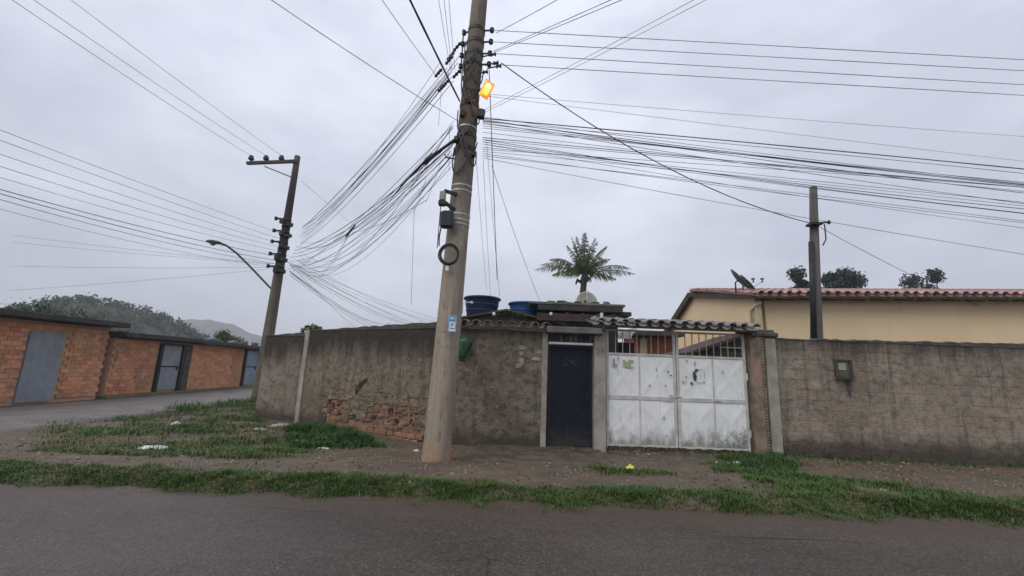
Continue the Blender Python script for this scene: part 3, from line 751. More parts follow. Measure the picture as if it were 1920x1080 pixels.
mb = MB(); mb.box((4.955, 8.658, 1.62), (.12, .004, .34)); mb.build('pink_paint', simple('pink flaking paint', (.36, .20, .20), (.25, .15, .12), 14, .8, .2), P2)
mb = MB()
for i in range(40): 
    z = .1+i*.056; mb.box((5.112, 8.75+rnd.uniform(-.006, .006), z), (.08, .12, .05), bev=.008)
tag(mb.build('brick_edge', M['pier_old'], P2), kind='stuff')
P3 = pier('gate_pillar', 'grey concrete post at the left end of the block wall with the meter box', 5.19, 5.40, 8.69, 8.95, 2.29, M['pier'])
mb = MB(); mb.box((5.15, 8.78, 2.36), (.58, .3, .10), bev=.03); mb.box((5.22, 8.78, 2.43), (.3, .24, .06), bev=.02); mb.build('broken_cap', M['coping'], P3)

# ------------------------------------------------------------------ navy door and lintel
dt = thing('steel_door', 'tall navy blue sheet steel door under a white lintel strip', 'door', (1.24, 8.82, 0))
x0, x1 = .80, 1.685
mb = MB(); mb.box(((x0+x1)/2, 8.84, 1.0), (x1-x0-.07, .035, 1.92), bev=.004); mb.build('door_panel', M['navy'], dt)
mb = MB()
for x in (x0+.018, x1-.018): mb.box((x, 8.83, .99), (.036, .07, 2.0), bev=.004)
mb.box(((x0+x1)/2, 8.83, 1.975), (x1-x0-.074, .07, .035)); mb.build('door_frame', M['iron'], dt)
mb = MB(); cx = (x0+x1)/2
for (a, c_) in (((x0+.06, .06), (x1-.06, .9)), ((x1-.06, .06), (x0+.06, .9)), ((x0+.06, .98), (x1-.06, 1.88)), ((x1-.06, .98), (x0+.06, 1.88))):
    mb.bar((a[0], 8.821, a[1]), (c_[0], 8.821, c_[1]), .01, .012)
mb.box((cx, 8.8195, .94), (x1-x0-.1, .012, .03)); mb.build('pressed_rib', M['navy'], dt)
mb = MB(); mb.box((x1-.075, 8.812, 1.0), (.035, .025, .15), bev=.005); mb.tube([(x1-.075, 8.80, 1.03), (x1-.075, 8.77, 1.03), (x1-.12, 8.768, 1.03)], .008, 6); mb.build('door_handle', M['iron'], dt)
for z in (.3, 1.65):
    mb = MB(); mb.tube([(x0+.04, 8.80, z-.06), (x0+.04, 8.80, z+.06)], .012, 8); mb.build('hinge', M['iron'], dt)
mb = MB()
for i in range(5): mb.bar((cx-.1+.05*i, 8.8185, 1.74-.03*i), (cx-.02+.05*i, 8.8185, 1.70-.03*i), .002, .012+.004*(i % 2))
mb.bar((cx-.15, 8.8185, 1.60), (cx-.06, 8.8185, 1.61), .002, .022); mb.bar((cx+.02, 8.8185, 1.63), (cx+.14, 8.8185, 1.74), .002, .018)
mb.build('faded_mark', simple('faded chalk', (.045, .05, .065), (.075, .08, .10), 15, .8, 0), dt)
lt = thing('door_lintel', 'weathered concrete beam with a white strip spanning above the navy door', 'lintel', (1.2, 8.75, 2.02))
mb = MB(); mb.box((1.235, 8.74, 2.028), (.90, .14, .045), bev=.006); mb.build('white_strip', M['porcelain_d'], lt)
mb = MB(); mb.box((1.235, 8.80, 2.13), (.90, .1, .155), bev=.006); mb.build('back_panel', M['slab_d'], lt)
for i in range(9):
    mb = MB(); mb.box((.84+i*.10, 8.735, 2.13), (.05+.02*rnd.random(), .04, .14+.02*rnd.random()), Euler((0, rnd.uniform(-.12, .12), 0)), bev=.008); mb.build('rubble_block', M['slab_d'] if rnd.random() < .6 else M['lintel'], lt)
mb = MB(); mb.box((1.28, 8.62, 2.285), (1.12, .30, .125), bev=.012); mb.build('beam', M['lintel'], lt)
mb = MB(); mb.box((1.28, 8.63, 2.212), (1.12, .22, .018)); mb.build('drip_edge', M['slab_d'], lt)

# ------------------------------------------------------------------ white gate
gt = thing('double_gate', 'white double leaf sheet steel gate with bars above and rusty foot', 'gate', (3.38, 8.78, 0))
GX0, GX1, GY = 1.965, 4.80, 8.78; GM = (GX0+GX1)/2
for x0, x1, s in ((GX0, GM-.008, 1), (GM+.008, GX1, -1)):
    lw = x1-x0; mid = (x0+x1)/2-.03*s
    mb = MB()
    for x in (x0+.025, x1-.025): mb.box((x, GY, 1.205), (.05, .045, 2.31), bev=.004)
    for z, d in ((.085, .05), (1.005, .075), (1.86, .05), (2.345, .035)): mb.box(((x0+x1)/2, GY, z), (lw-.101, .043, d), bev=.004)
    mb.build('leaf_frame', M['gate_fr'], gt)
    for (pa, pb) in ((x0+.052, mid-.012), (mid+.012, x1-.052)):
        for (za, zb) in ((.112, .966), (1.044, 1.834)):
            w = pb-pa; h = zb-za; c = ((pa+pb)/2, (za+zb)/2)
            # sheet pressed with a shallow diamond cross
            N = 16; vs = []; fs = []
            for i in range(N+1):
                for j in range(N+1):
                    u = i/N; v = j/N; e = min(abs(u-v), abs(u+v-1))
                    dep = -.011*max(0, 1-e*8)*min(1, 8*min(u, 1-u, v, 1-v))
                    vs.append((pa+u*w, GY-.006+dep+rnd.uniform(-.0012, .0012), za+v*h))
            for i in range(N):
                for j in range(N):
                    a = i*(N+1)+j; fs.append((a, a+N+1, a+N+2, a+1))
            mb = MB(); mb.add(vs, fs); mb.build('sheet_panel', M['gate'], gt, True)
    mb = MB(); mb.box((mid, GY-.004, .555), (.022, .03, .86), bev=.003); mb.box((mid, GY-.004, 1.435), (.022, .03, .79), bev=.003); mb.build('mullion', M['gate_fr'], gt)
    nb = 8
    for i in range(1, nb+1):
        x = x0+.05+(lw-.1)*i/(nb+1)
        mb = MB(); w = .016
        mb.box((x, GY, 2.106), (w, w, .44)); mb.build('gate_bar', M['gate_bar'], gt)
    for z in (.4, 1.5):
        hx = x0-.004 if s > 0 else x1+.004
        mb = MB(); mb.tube([(hx, GY-.03, z-.07), (hx, GY-.03, z+.07)], .016, 8); mb.build('hinge', M['gate_fr'], gt)
mb = MB(); mb.box((GM-.09, GY-.028, 1.06), (.11, .02, .07), bev=.005); mb.box((GM+.02, GY-.035, 1.06), (.14, .012, .02)); mb.build('latch', M['gate_fr'], gt)
CL = []
# dark colour paints the gap's shadow onto the ragged rusty shade hem
N = 60; vs = []; fs = []
for i in range(N+1):
    x = GX0+.03+(GX1-GX0-.06)*i/N; vs += [(x, GY-.027, .07+rnd.random()*.02), (x, GY-.026, .0+rnd.random()*.045)]
for i in range(N): fs.append((2*i, 2*i+1, 2*i+3, 2*i+2))
mb = MB(); mb.add(vs, fs); mb.build('rusty_shade_hem', simple('rusty shade hem', (.07, .052, .038), (.03, .022, .016), 9, .9, .3), gt)
for i in range(40):
    x = rnd.uniform(GX0, GX1); mb = MB(); w = rnd.uniform(.03, .09); h = rnd.uniform(.015, .045); n_ = 7; zb = GZ(x, 8.72)
    ring = [(x+w*math.cos(6.283*q/n_)*rnd.uniform(.7, 1.2), 8.70+.04*math.sin(6.283*q/n_), zb-.01) for q in range(n_)]
    mb.add(ring+[(x+rnd.uniform(-.02, .02), 8.71, zb+h)], [(q, (q+1) % n_, n_) for q in range(n_)]); CL.append(mb)
mb = MB()
for q in CL: mb.add(q.v, q.f)
tag(mb.build('soil_clods', M['dirt']), kind='stuff', label='dark soil clods along the foot of the white gate')
# spray marks, flat on the sheets
YM = GY-.034; KM = [0]
def mark(parts, mat, name='paint_mark'):
    mb = MB()
    for (px, py, w, h, a) in parts:
        p = at(px, py, YM); n_ = 8; ca, sa = math.cos(R(a)), math.sin(R(a))
        ring = []
        for i in range(n_):
            u = w*math.cos(6.283*i/n_)*rnd.uniform(.75, 1.15)/2; v = h*math.sin(6.283*i/n_)*rnd.uniform(.75, 1.15)/2
            ring.append((p.x+u*ca-v*sa, YM-.0002*(KM[0] % 30), p.z+u*sa+v*ca))
        mb.add(ring, [tuple(range(n_))]); mb.build(name, mat, gt); KM[0] += 1; mb = MB()
mark([(1303, 706, .075, .20, 5), (1305, 695, .05, .08, 0), (1302, 708, .05, .06, 0), (1308, 694, .035, .05, 30), (1297, 719, .06, .07, 20), (1303, 682, .018, .12, 0)], M['ink'])
mark([(1287, 707, .028, .04, 0), (1286, 716, .022, .03, 0), (1281, 716, .018, .09, 10), (1253, 697, .035, .055, 40), (1258, 704, .06, .022, -10), (1248, 723, .026, .05, 0), (1218, 723, .025, .055, 10)], M['ink'])
mark([(1231, 693, .022, .13, 8), (1233, 705, .02, .05, -20), (1288, 677, .03, .06, 10), (1255, 752, .22, .025, 2), (1347, 753, .17, .035, 0), (1356, 698, .03, .07, 0), (1245, 784, .035, .07, 0), (1251, 817, .05, .04, 0)], M['ink_g'])
mark([(1311, 718, .12, .018, 0), (1321, 705, .012, .16, 0), (1313, 693, .13, .012, 0), (1320, 717, .06, .05, 0)], M['ink_g'])
mark([(1152, 684, .12, .10, -30), (1151, 676, .05, .12, 0), (1160, 672, .08, .03, 0), (1170, 676, .06, .04, 0)], M['ink_g'])
mark([(1183, 677, .13, .06, 0), (1181, 689, .18, .03, 3), (1176, 683, .2, .13, 0)], M['ink_y'])

# ------------------------------------------------------------------ clay tiles
def tile_mesh(name, mat, L, r0, r1, th=.016, n=7):
    """half-round tile along +y, radius r0 at the lower end (y=0)"""
    vs = []; fs = []
    for (r, y) in ((r0, 0), (r1, L)):
        for q in (0, th):
            for i in range(n+1):
                t = math.pi*i/n; vs.append(((r-q)*math.cos(t), y, (r-q)*math.sin(t)*.8))
    k = n+1
    for i in range(n):
        fs += [(i, i+1, 2*k+i+1, 2*k+i), (k+i+1, k+i, 3*k+i, 3*k+i+1), (i+1, i, k+i, k+i+1), (2*k+i, 2*k+i+1, 3*k+i+1, 3*k+i)]
    fs += [(0, 2*k, 3*k, k), (n, k+n, 3*k+n, 2*k+n)]
    mb = MB(); mb.add(vs, fs); return mb.mesh(name, mat)
def tile_field(t, mat, x0, x1, y0, z0, pitch, slope, rows, rowL, rng=None, limit=None, jit=.008, r0=None):
    r0 = r0 or pitch*.36
    cap = tile_mesh('roof_tile', mat, rowL*1.12, r0, r0*.85)
    n = int(round((x1-x0)/pitch)); k = 0
    ca, sa = math.cos(slope), math.sin(slope)
    for r in range(rows):
        for i in range(n):
            for lay in (0, 1):
                x = x0+(i+.5*lay+.25)*pitch
                if limit is not None and k >= limit: return k
                up = lay == 1
                Q = Matrix.Rotation(slope, 4, 'X') @ Matrix.Rotation(rnd.uniform(-.025, .025), 4, 'Z')
                if not up: Q = Q @ Matrix.Rotation(math.pi, 4, 'Y')
                s = r*rowL; off = (.05 if up else .045) + r*.012
                p = Vector((x+rnd.uniform(-jit, jit), y0+s*ca-off*sa+rnd.uniform(-jit, jit)*1.5+(0.0 if up else .03), z0+s*sa+off*ca))
                put(cap, 'roof_tile', t, Matrix.Translation(p) @ Q); k += 1
    return k
gc = thing('gate_canopy', 'narrow canopy of grey curved clay tiles over the white gate', 'canopy', (3.25, 8.7, 2.4))
tile_field(gc, M['tile_g'], 1.62, 4.87, 8.40, 2.425, .236, R(8), 2, .36, r0=.088)
for y, z in ((8.50, 2.405), (9.02, 2.478)):
    mb = MB(); mb.box((3.24, y, z-.012), (3.2, .06, .04)); mb.build('batten', M['wood'], gc)
for x in (1.85, 4.83):
    mb = MB(); mb.bar((x, 8.44, 2.335), (x, 9.1, 2.425), .06, .07); mb.build('rafter', M['wood'], gc)
mb = MB(); mb.bar((4.86, 8.46, 2.40), (4.86, 8.46, 2.30), .04); mb.bar((4.86, 8.46, 2.31), (4.98, 8.7, 2.31), .04); mb.build('bracket', M['iron'], gc)
pr = thing('porch_roof', 'short row of brown curved tiles along the wall top beside the tall pole', 'roof', (-.15, 8.7, 2.27))
tile_field(pr, M['tile_w'], -1.10, .70, 8.50, 2.315, .236, R(4), 2, .36, r0=.075)
mb = MB(); mb.box((-.2, 8.56, 2.29), (1.80, .05, .03)); mb.build('batten', M['wood'], pr)

# ------------------------------------------------------------------ low flat-roofed house behind the wall
lh = thing('low_house', 'low mould stained concrete house with slab roof behind the navy door', 'house', (.6, 11.4, 0))
mb = MB(); mb.box((-.1, 11.6, 1.3), (2.4, 3.0, 2.6)); mb.build('wall', M['slab'], lh)
g0 = at(860, 597, 9.92).z; g1 = at(934, 578, 9.92).z; g2 = at(1018, 600, 9.92).z
mb = MB(); mb.prism([(-1.40, g0+.03), (-.10, g1-.045), (1.15, g2+.0), (1.15, 2.2), (-1.40, 2.2)], 10.12, 13.0); mb.build('gable', M['slab'], lh)
def slope_slab(xa, za, xb, zb):
    mb = MB(); mb.add([(xa, 9.92, za-.045), (xb, 9.92, zb-.045), (xb, 12.2, zb-.045), (xa, 12.2, za-.045), (xa, 9.92, za), (xb, 9.92, zb), (xb, 12.2, zb), (xa, 12.2, za)],
                      [(0, 3, 2, 1), (4, 5, 6, 7), (0, 1, 5, 4), (1, 2, 6, 5), (2, 3, 7, 6), (3, 0, 4, 7)]); mb.build('roof_slope', M['asbestos'], lh)
slope_slab(-1.62, g0-.05, -.10, g1); slope_slab(-.098, g1, 1.30, g2-.07)
mb = MB(); mb.box((1.72, 11.5, 1.35), (1.7, 2.6, 2.7)); mb.build('wall', M['slab_d'], lh)
mb = MB(); mb.box((1.62, 11.2, 2.925), (2.0, 2.6, .13), bev=.015); mb.build('roof_slab', M['slab_d'], lh)
mb = MB(); mb.box((1.55, 11.15, 3.03), (2.25, 2.5, .06), bev=.01); mb.build('roof_edge', M['lintel'], lh)
mb = MB(); mb.box((2.63, 10.6, 2.88), (.55, .8, .10), bev=.01); mb.build('eave_beam', M['slab_d'], lh)
for i in range(5):
    mb = MB(); mb.bar((.95+.36*i, 9.86, 2.78), (.95+.36*i, 10.4, 2.80), .06, .07); mb.build('rafter', M['wood'], lh)
mb = MB(); mb.box((1.55, 9.88, 2.70), (1.9, .07, .17)); mb.build('fascia', M['wood'], lh)
for (px, py) in ((926, 589), (1033, 589)):
    p = at(px, py, 9.83); mb = MB(); mb.lathe([(.012, -.045), (.03, -.03), (.045, 0), (.03, .03), (.012, .045)], 12, p); mb.build('bulb', M['porcelain_d'], lh, True)
mb = MB(); p = at(1128, 598, 9.7); mb.bar(p+Vector((0, 0, -.06)), p+Vector((0, 0, .14)), .06, .05); mb.bar(p+Vector((-.16, 0, .05)), p+Vector((.02, 0, -.07)), .035); mb.bar(p+Vector((-.15, 0, -.075)), p+Vector((.22, 0, -.07)), .035); mb.build('pipe', M['porcelain_d'], lh)
rr_ = random.Random(12)
for i in range(7):
    mb = MB(); mb.box((.95+i*.22+rr_.uniform(-.05, .05), 10.0+rr_.random()*.2, 3.085+rr_.random()*.01), (.16+.1*rr_.random(), .12, .05+.05*rr_.random()), Euler((0, rr_.uniform(-.1, .1), rr_.random())), bev=.01); mb.build('rubble_piece', M['slab_d'] if i % 2 else M['lintel'], lh)
# moss and weeds on the gable edge
leaf_cloud('moss', M['shrub'], [(-.35+.10*i, 9.95, g1-.085-.02*abs(i-3)) for i in range(8)], [.05]*8, 260, .02, lh, 61)['kind'] = 'stuff'

def water_tank(name, label, c, r, h, mat, lid=.06, open_=False):
    t = thing(name, label, 'water tank', c)
    c = Vector(c)
    mb = MB(); mb.lathe([(r*.80, 0), (r*.82, .02), (r*.93, h-.06), (r*.94, h-.05), (r*1.0, h-.045), (r*1.0, h)], 32, c); mb.build('body', mat, t, True)
    for z in (.3, .62):
        mb = MB(); rr_ = r*(.82+.11*z); mb.lathe([(rr_-.012, h*z-.02), (rr_+.012, h*z-.012), (rr_+.012, h*z+.012), (rr_-.012, h*z+.02)], 32, c); mb.build('rib', mat, t, True)
    mb = MB(); mb.lathe([(r*1.02, h-.035), (r*1.03, h+.0), (r*.96, h+.02), (r*.5, h+lid*.85), (r*.2, h+lid), (.01, h+lid)], 32, c); mb.build('lid', mat, t, True)
    return t
tkc = at(903, 590, 10.9); T1 = water_tank('water_tank', 'dark navy plastic water tank on the left of the low house roof', (tkc.x, 10.9, 2.76), .47, .47, M['tank_n'])
mb = MB(); p = at(880, 567, 10.43); mb.tube([p+Vector((-.16, 0, 0)), p+Vector((.03, -.01, 0))], .012, 8); mb.box(p+Vector((.06, 0, 0)), (.06, .03, .06), bev=.01); mb.tube([p+Vector((-.16, 0, 0)), p+Vector((-.17, 0, -.28))], .02, 8); mb.build('inlet_pipe', M['porcelain_d'], T1, True)
tk2 = at(984, 590, 10.7); water_tank('water_tank', 'bright blue plastic water tank half hidden behind the low gable roof', (tk2.x, 10.7, 2.66), .42, .44, M['tank_b'])

# pale dish on a pipe
dp = at(1099, 567, 10.4)
dd = thing('satellite_dish', 'round pale dish on a thin pipe in front of the palm trunk', 'satellite dish', (dp.x, 10.4, 2.9))
def dish_mb(c, r, depth, nrm, n=28, rings=6):
    z = Vector(nrm).normalized(); a = z.orthogonal().normalized(); b_ = z.cross(a)
    Q = Matrix((a, b_, z)).transposed(); mb = MB(); c = Vector(c)
    pr_ = [(r*i/rings, depth*(i/rings)**2) for i in range(rings+1)]
    vs = []; 
    for (q, e) in pr_[1:]+[(x_, y_-.012) for x_, y_ in pr_[1:][::-1]]:
        for k in range(n):
            t = 6.28318*k/n; vs.append(c+Q @ Vector((q*math.cos(t), q*math.sin(t), e)))
    m = 2*rings
    fs = [(i*n+k, i*n+(k+1) % n, (i+1)*n+(k+1) % n, (i+1)*n+k) for i in range(m-1) for k in range(n)]
    fs += [tuple(range(n)), tuple(range((m-1)*n, m*n))[::-1]]
    mb.add(vs, fs); return mb
dish_mb((dp.x, 10.4, dp.z), .265, .06, (.1, -1, .15)).build('reflector', M['dish'], dd, True)
mb = MB(); mb.tube([(dp.x+.0, 10.28, 2.6), (dp.x+.0, 10.28, dp.z+.28)], .013, 8); mb.build('mast', M['galv'], dd, True)
mb = MB(); mb.tube([(dp.x, 10.28, dp.z), (dp.x, 10.4, dp.z)], .012, 6); mb.build('clamp', M['iron'], dd)

# ------------------------------------------------------------------ yellow tiled house on the right
HX, HY0, HYM, HY1, HXE = 6.4, 11.0, 15.1, 20.0, 19.0
yh = thing('yellow_house', 'yellow rendered house with pink clay tile roof behind the right wall', 'house', (12.5, 15.5, 0))
ze, zr = 3.58, 4.30
mb = MB()
poly = [(HX, HY0), (HXE, HY0), (HXE, HY1), (HX, HY1)]
mb.add([(HX, HY0, 0), (HX, HY1, 0), (HX, HY1, 2.7), (HX, HYM, zr), (HX, HY0, ze+.02), (HX+.2, HY0+.2, 0), (HX+.2, HY1, 0), (HX+.2, HY1, 2.7), (HX+.2, HYM, zr), (HX+.2, HY0+.2, ze+.02)],
       [(0, 4, 3, 2, 1), (5, 6, 7, 8, 9), (3, 4, 9, 8), (2, 3, 8, 7), (0, 1, 6, 5), (0, 5, 9, 4), (1, 2, 7, 6)]); mb.build('gable_wall', M['yellow_w'], yh)
mb = MB(); mb.box(((HX+.25+HXE)/2, HY0+.16, 1.75), (HXE-HX-.3, .2, 3.50)); mb.build('front_wall', M['yellow_w'], yh)
mb = MB(); mb.box((HX+.02, HY0-.03, 1.735), (.17, .17, 3.47), bev=.01); mb.build('corner_pilaster', M['cream'], yh)
mb = MB(); mb.tube([(HX-.13, HY0+.02, 0), (HX-.13, HY0+.02, 3.2), (HX-.05, HY0-.12, 3.33), (HX+.05, HY0-.22, 3.4)], .04, 10); mb.build('downpipe', M['cream'], yh, True)
sl = math.atan2(zr-ze, HYM-HY0)
def slope_y(y): return ze+.05+(y-HY0)*math.tan(sl)
ye = HY0-.34
mb = MB(); mb.add([(HX-.12, ye, slope_y(ye)-.05), (HXE, ye, slope_y(ye)-.05), (HXE, HYM, slope_y(HYM)-.05), (HX-.12, HYM, slope_y(HYM)-.05),
                   (HX-.12, ye, slope_y(ye)), (HXE, ye, slope_y(ye)), (HXE, HYM, slope_y(HYM)), (HX-.12, HYM, slope_y(HYM))],
                  [(0, 3, 2, 1), (4, 5, 6, 7), (0, 1, 5, 4), (1, 2, 6, 5), (2, 3, 7, 6), (3, 0, 4, 7)]); mb.build('roof_deck', M['soffit'], yh)
mb = MB(); mb.add([(HX-.15, HYM+.003, slope_y(HYM)-.08), (HXE, HYM+.003, slope_y(HYM)-.08), (HXE, HY1+.5, 2.32), (HX-.15, HY1+.5, 2.32),
                   (HX-.15, HYM+.003, slope_y(HYM)+.06), (HXE, HYM+.003, slope_y(HYM)+.06), (HXE, HY1+.5, 2.5), (HX-.15, HY1+.5, 2.5)],
                  [(0, 3, 2, 1), (4, 5, 6, 7), (0, 1, 5, 4), (1, 2, 6, 5), (2, 3, 7, 6), (3, 0, 4, 7)]); mb.build('rear_roof', M['tile_u'], yh)
mb = MB(); mb.bar((HX-.16, ye, slope_y(ye)-.03), (HX-.16, HYM, slope_y(HYM)-.03), .05, .13); mb.bar((HX-.165, HYM+.03, slope_y(HYM)-.02), (HX-.165, HY1+.5, 2.38), .05, .22); mb.build('barge_board', M['wood'], yh)
for i in range(22):
    x = HX+.35+i*.57; mb = MB(); mb.bar((x, ye+.03, slope_y(ye+.03)-.10), (x, HY0+.3, slope_y(HY0+.3)-.10), .06, .09); mb.build('rafter', M['soffit'], yh)
mb = MB(); mb.box(((HX+HXE)/2, ye+.02, slope_y(ye)-.07), (HXE-HX+.2, .03, .06)); mb.build('fascia', M['wood'], yh)
PT = .235; rowL = .40
ncol = int((HXE-HX+.2)/PT)
k = tile_field(yh, M['tile_p'], HX-.2, HX-.2+PT*38, ye-.06, slope_y(ye)-.02, PT, sl, 4, rowL, limit=300, r0=.086)
# tiles of the upper rows as one part
proto = tile_mesh('roof_tile_proto', M['tile_p'], rowL*1.12, .086, .073)
pv = np.array([v.co[:] for v in proto.vertices]); pf = np.array([list(p.vertices) for p in proto.polygons])
Vs = []; Fs = []; ca, sa = math.cos(sl), math.sin(sl); base = 0
for r in range(11):
    for i in range(ncol):
        for lay in (0, 1):
            idx_ = (r*38+i)*2+lay
            if i < 38 and r < 4 and idx_ < 300: continue
            x = HX-.2+(i+.5*lay+.25)*PT; up = lay == 1
            q = pv.copy()
            if not up: q[:, 2] *= -1
            q = np.stack([q[:, 0], q[:, 1]*ca-q[:, 2]*sa, q[:, 1]*sa+q[:, 2]*ca], -1)
            s = r*rowL; off = (.05 if up else .045)+r*.012
            if s*ca+ye > HYM: continue
            q += np.array([x+rnd.uniform(-.008, .008), ye-.06+s*ca-off*sa, slope_y(ye)-.02+s*sa+off*ca])
            Vs.append(q); Fs.append(pf+base); base += len(pv)
tag(np_mesh('upper_tiles', np.concatenate(Vs), np.concatenate(Fs), M['tile_p'], yh), kind='stuff')
for i in range(30):
    mb = MB(); x = HX-.1+i*.42; mb.lathe([(.12, 0), (.13, .22), (.10, .44)], 10, (x, HYM, slope_y(HYM)+.10), Matrix.Rotation(R(90), 3, 'Y')); mb.build('ridge_tile', M['tile_p'], yh, True)
# the two dark dishes seen edge on at the roof's left end
for k, (px, py, r, lp, lab) in enumerate([(1384, 526, .36, (1412, 525), 'larger dark satellite dish seen edge on at the left end of the tiled roof'), (1398, 532, .28, (1429, 525), 'smaller dark satellite dish right beside the larger one on the tiled roof')]):
    Y0 = 11.6+.15*k; c = at(px, py, Y0)
    d = thing('satellite_dish', lab, 'satellite dish', (c.x, Y0, slope_y(Y0)), group='dark dishes on the tiled roof')
    nrm = Vector((.70, -.36, .62))
    dish_mb(c, r, .07, nrm).build('reflector', M['dish_d'], d, True)
    l = at(lp[0], lp[1], Y0-.05)
    mb = MB(); mb.tube([c-Vector((0, 0, r*.8)), l+Vector((-.02, 0, -.06))], .012, 6); mb.build('feed_arm', M['galv'], d)
    mb = MB(); mb.tube([l+Vector((-.04, 0, .03)), l+Vector((.04, 0, .035))], .028, 8); mb.tube([l+Vector((.0, 0, .03)), l+Vector((0.01, 0, -.07))], .02, 8); mb.build('receiver', M['dish_d'], d, True)
    mb = MB(); mb.tube([(c.x-.08, Y0, slope_y(Y0)), (c.x-.08, Y0, c.z-.05), c-nrm.normalized()*.03], .02, 8); mb.build('mast', M['iron'], d, True)

piv = Vector((HX, HY0, 2.0))      # the house stands slightly askew and on a cross slope
MH = Matrix.Translation(piv) @ Matrix.Rotation(R(-3), 4, 'Z') @ Matrix.Rotation(R(-1.5), 4, 'Y') @ Matrix.Translation(-piv)
yh.matrix_basis = MH @ yh.matrix_basis; MW[yh.name] = yh.matrix_basis.copy()
# lean-to roof in front of the gable wall, red wall and white sheet farther back
lr = thing('lean_to', 'sloping dark tiled lean to seen through the right half of the gate bars', 'shed', (5.6, 10.6, 0))
a0 = at(1285, 663, 10.4); a1 = at(1404, 624, 10.4)
mb = MB(); mb.add([(a0.x, 10.3, a0.z-.05), (a1.x, 10.3, a1.z-.05), (a1.x, 12.0, a1.z-.05), (a0.x, 12.0, a0.z-.05), (a0.x, 10.3, a0.z+.02), (a1.x, 10.3, a1.z+.02), (a1.x, 12.0, a1.z+.02), (a0.x, 12.0, a0.z+.02)],
                  [(0, 3, 2, 1), (4, 5, 6, 7), (0, 1, 5, 4), (1, 2, 6, 5), (2, 3, 7, 6), (3, 0, 4, 7)]); mb.build('roof', M['wood'], lr)
mb = MB(); mb.add([(a0.x+.15, 10.5, 0), (a1.x, 10.5, 0), (a1.x, 10.5, a1.z-.06), (a0.x+.15, 10.5, a0.z-.03), (a0.x+.15, 10.6, 0), (a1.x, 10.6, 0), (a1.x, 10.6, a1.z-.06), (a0.x+.15, 10.6, a0.z-.03)],
                  [(0, 1, 2, 3), (5, 4, 7, 6), (1, 5, 6, 2), (4, 0, 3, 7)]); mb.build('wall', M['slab_d'], lr)
mb = MB(); p = at(1370, 652, 10.45); mb.box(p, (.62, .05, .03)); mb.build('rail', M['galv'], lr)
rw = thing('red_outhouse', 'small red painted outhouse with pale posts seen through the gate bars', 'outhouse', (4.3, 14, 0))
q0 = at(1188, 640, 14); q1 = at(1252, 640, 14)
mb = MB(); mb.box(((q0.x+q1.x)/2+.1, 14.6, 1.33), (q1.x-q0.x+.2, 1.2, 2.66)); mb.build('wall', M['red_w'], rw)
for px in (1207,):
    p = at(px, 640, 13.9); mb = MB(); mb.box((p.x, 13.93, 1.3), (.19, .12, 2.6)); mb.build('post', M['cream'], rw)
mb = MB(); mb.box(((q0.x+q1.x)/2+.1, 14.4, 2.72), (q1.x-q0.x+.5, 1.9, .09)); mb.build('roof', M['tile_u'], rw)
ws = thing('parked_van', 'white van with dark windscreen parked in the yard behind the gate', 'van', (2.75, 11.6, 0)) if False else None
sh = thing('white_awning', 'tilted white awning sheet over a black box painted as opening shade behind the gate bars', 'awning', (2.6, 11.2, 0))
w0 = at(1152, 650, 11.2); w1 = at(1192, 618, 11.2)
mb = MB(); d_ = Vector((0, .8, .05)); u_ = Vector((.0, 0, .05))
A_ = [at(1153, 660, 11.0), at(1163, 634, 11.0), at(1175, 618, 11.0), at(1194, 614, 11.0)]
B_ = [at(1172, 646, 11.0), at(1183, 636, 11.0), at(1186, 627, 11.0), at(1195, 620, 11.0)]
vs = []
for a, c_ in zip(A_, B_): vs += [a, c_, c_+Vector((0, .9, .1)), a+Vector((0, .9, .1))]
fs = [(0, 1, 2, 3), (15, 14, 13, 12)]
for i in range(3):
    o = i*4
    for k in range(4): fs.append((o+k, o+4+k, o+4+(k+1) % 4, o+(k+1) % 4))
mb.add(vs[4:], [(0, 1, 2, 3), (11, 10, 9, 8)]+[(o+k, o+4+k, o+4+(k+1) % 4, o+(k+1) % 4) for o in (0, 4) for k in range(4)]); mb.build('sheet', M['porcelain_d'], sh)
mb = MB(); p = at(1166, 650, 11.6); mb.box((p.x, 11.9, 1.15), (.75, .3, 2.3)); mb.build('opening_shade', M['shade_in'], sh)  # solid box, the shade of an opening is painted as near-black

# weathered post on the right, behind the wall
rp_ = thing('utility_pole', 'weathered grey timber post rising behind the right wall', 'utility pole', (6.67, 9.3, 0))
mb = MB(); mb.tube([(6.62, 9.3, 0), (6.68, 9.3, 2.4), (6.93, 9.3, 5.9)], [.125, .118, .078], 12); mb.build('shaft', M['pole_r'], rp_, True)
mb = MB(); mb.tube([(6.555, 9.22, 2.2), (6.70, 9.22, 4.55)], .055, 8); mb.build('conduit', M['iron'], rp_, True)
p = at(1527, 421, 9.2)
mb = MB(); mb.box(p, (.24, .24, .05)); mb.bar(p+Vector((.08, -.06, .02)), p+Vector((.30, -.06, .05)), .03); mb.lathe([(.02, 0), (.035, .03), (.035, .06), (.015, .09)], 10, p+Vector((.29, -.06, .0))); mb.build('bracket', M['iron'], rp_)
mb = MB(); mb.tube([p+Vector((.2, -.04, 0)), p+Vector((.2, -.04, -.35)), p+Vector((.12, -.03, -.5))], .014, 6); mb.build('service_lead', M['cable'], rp_)
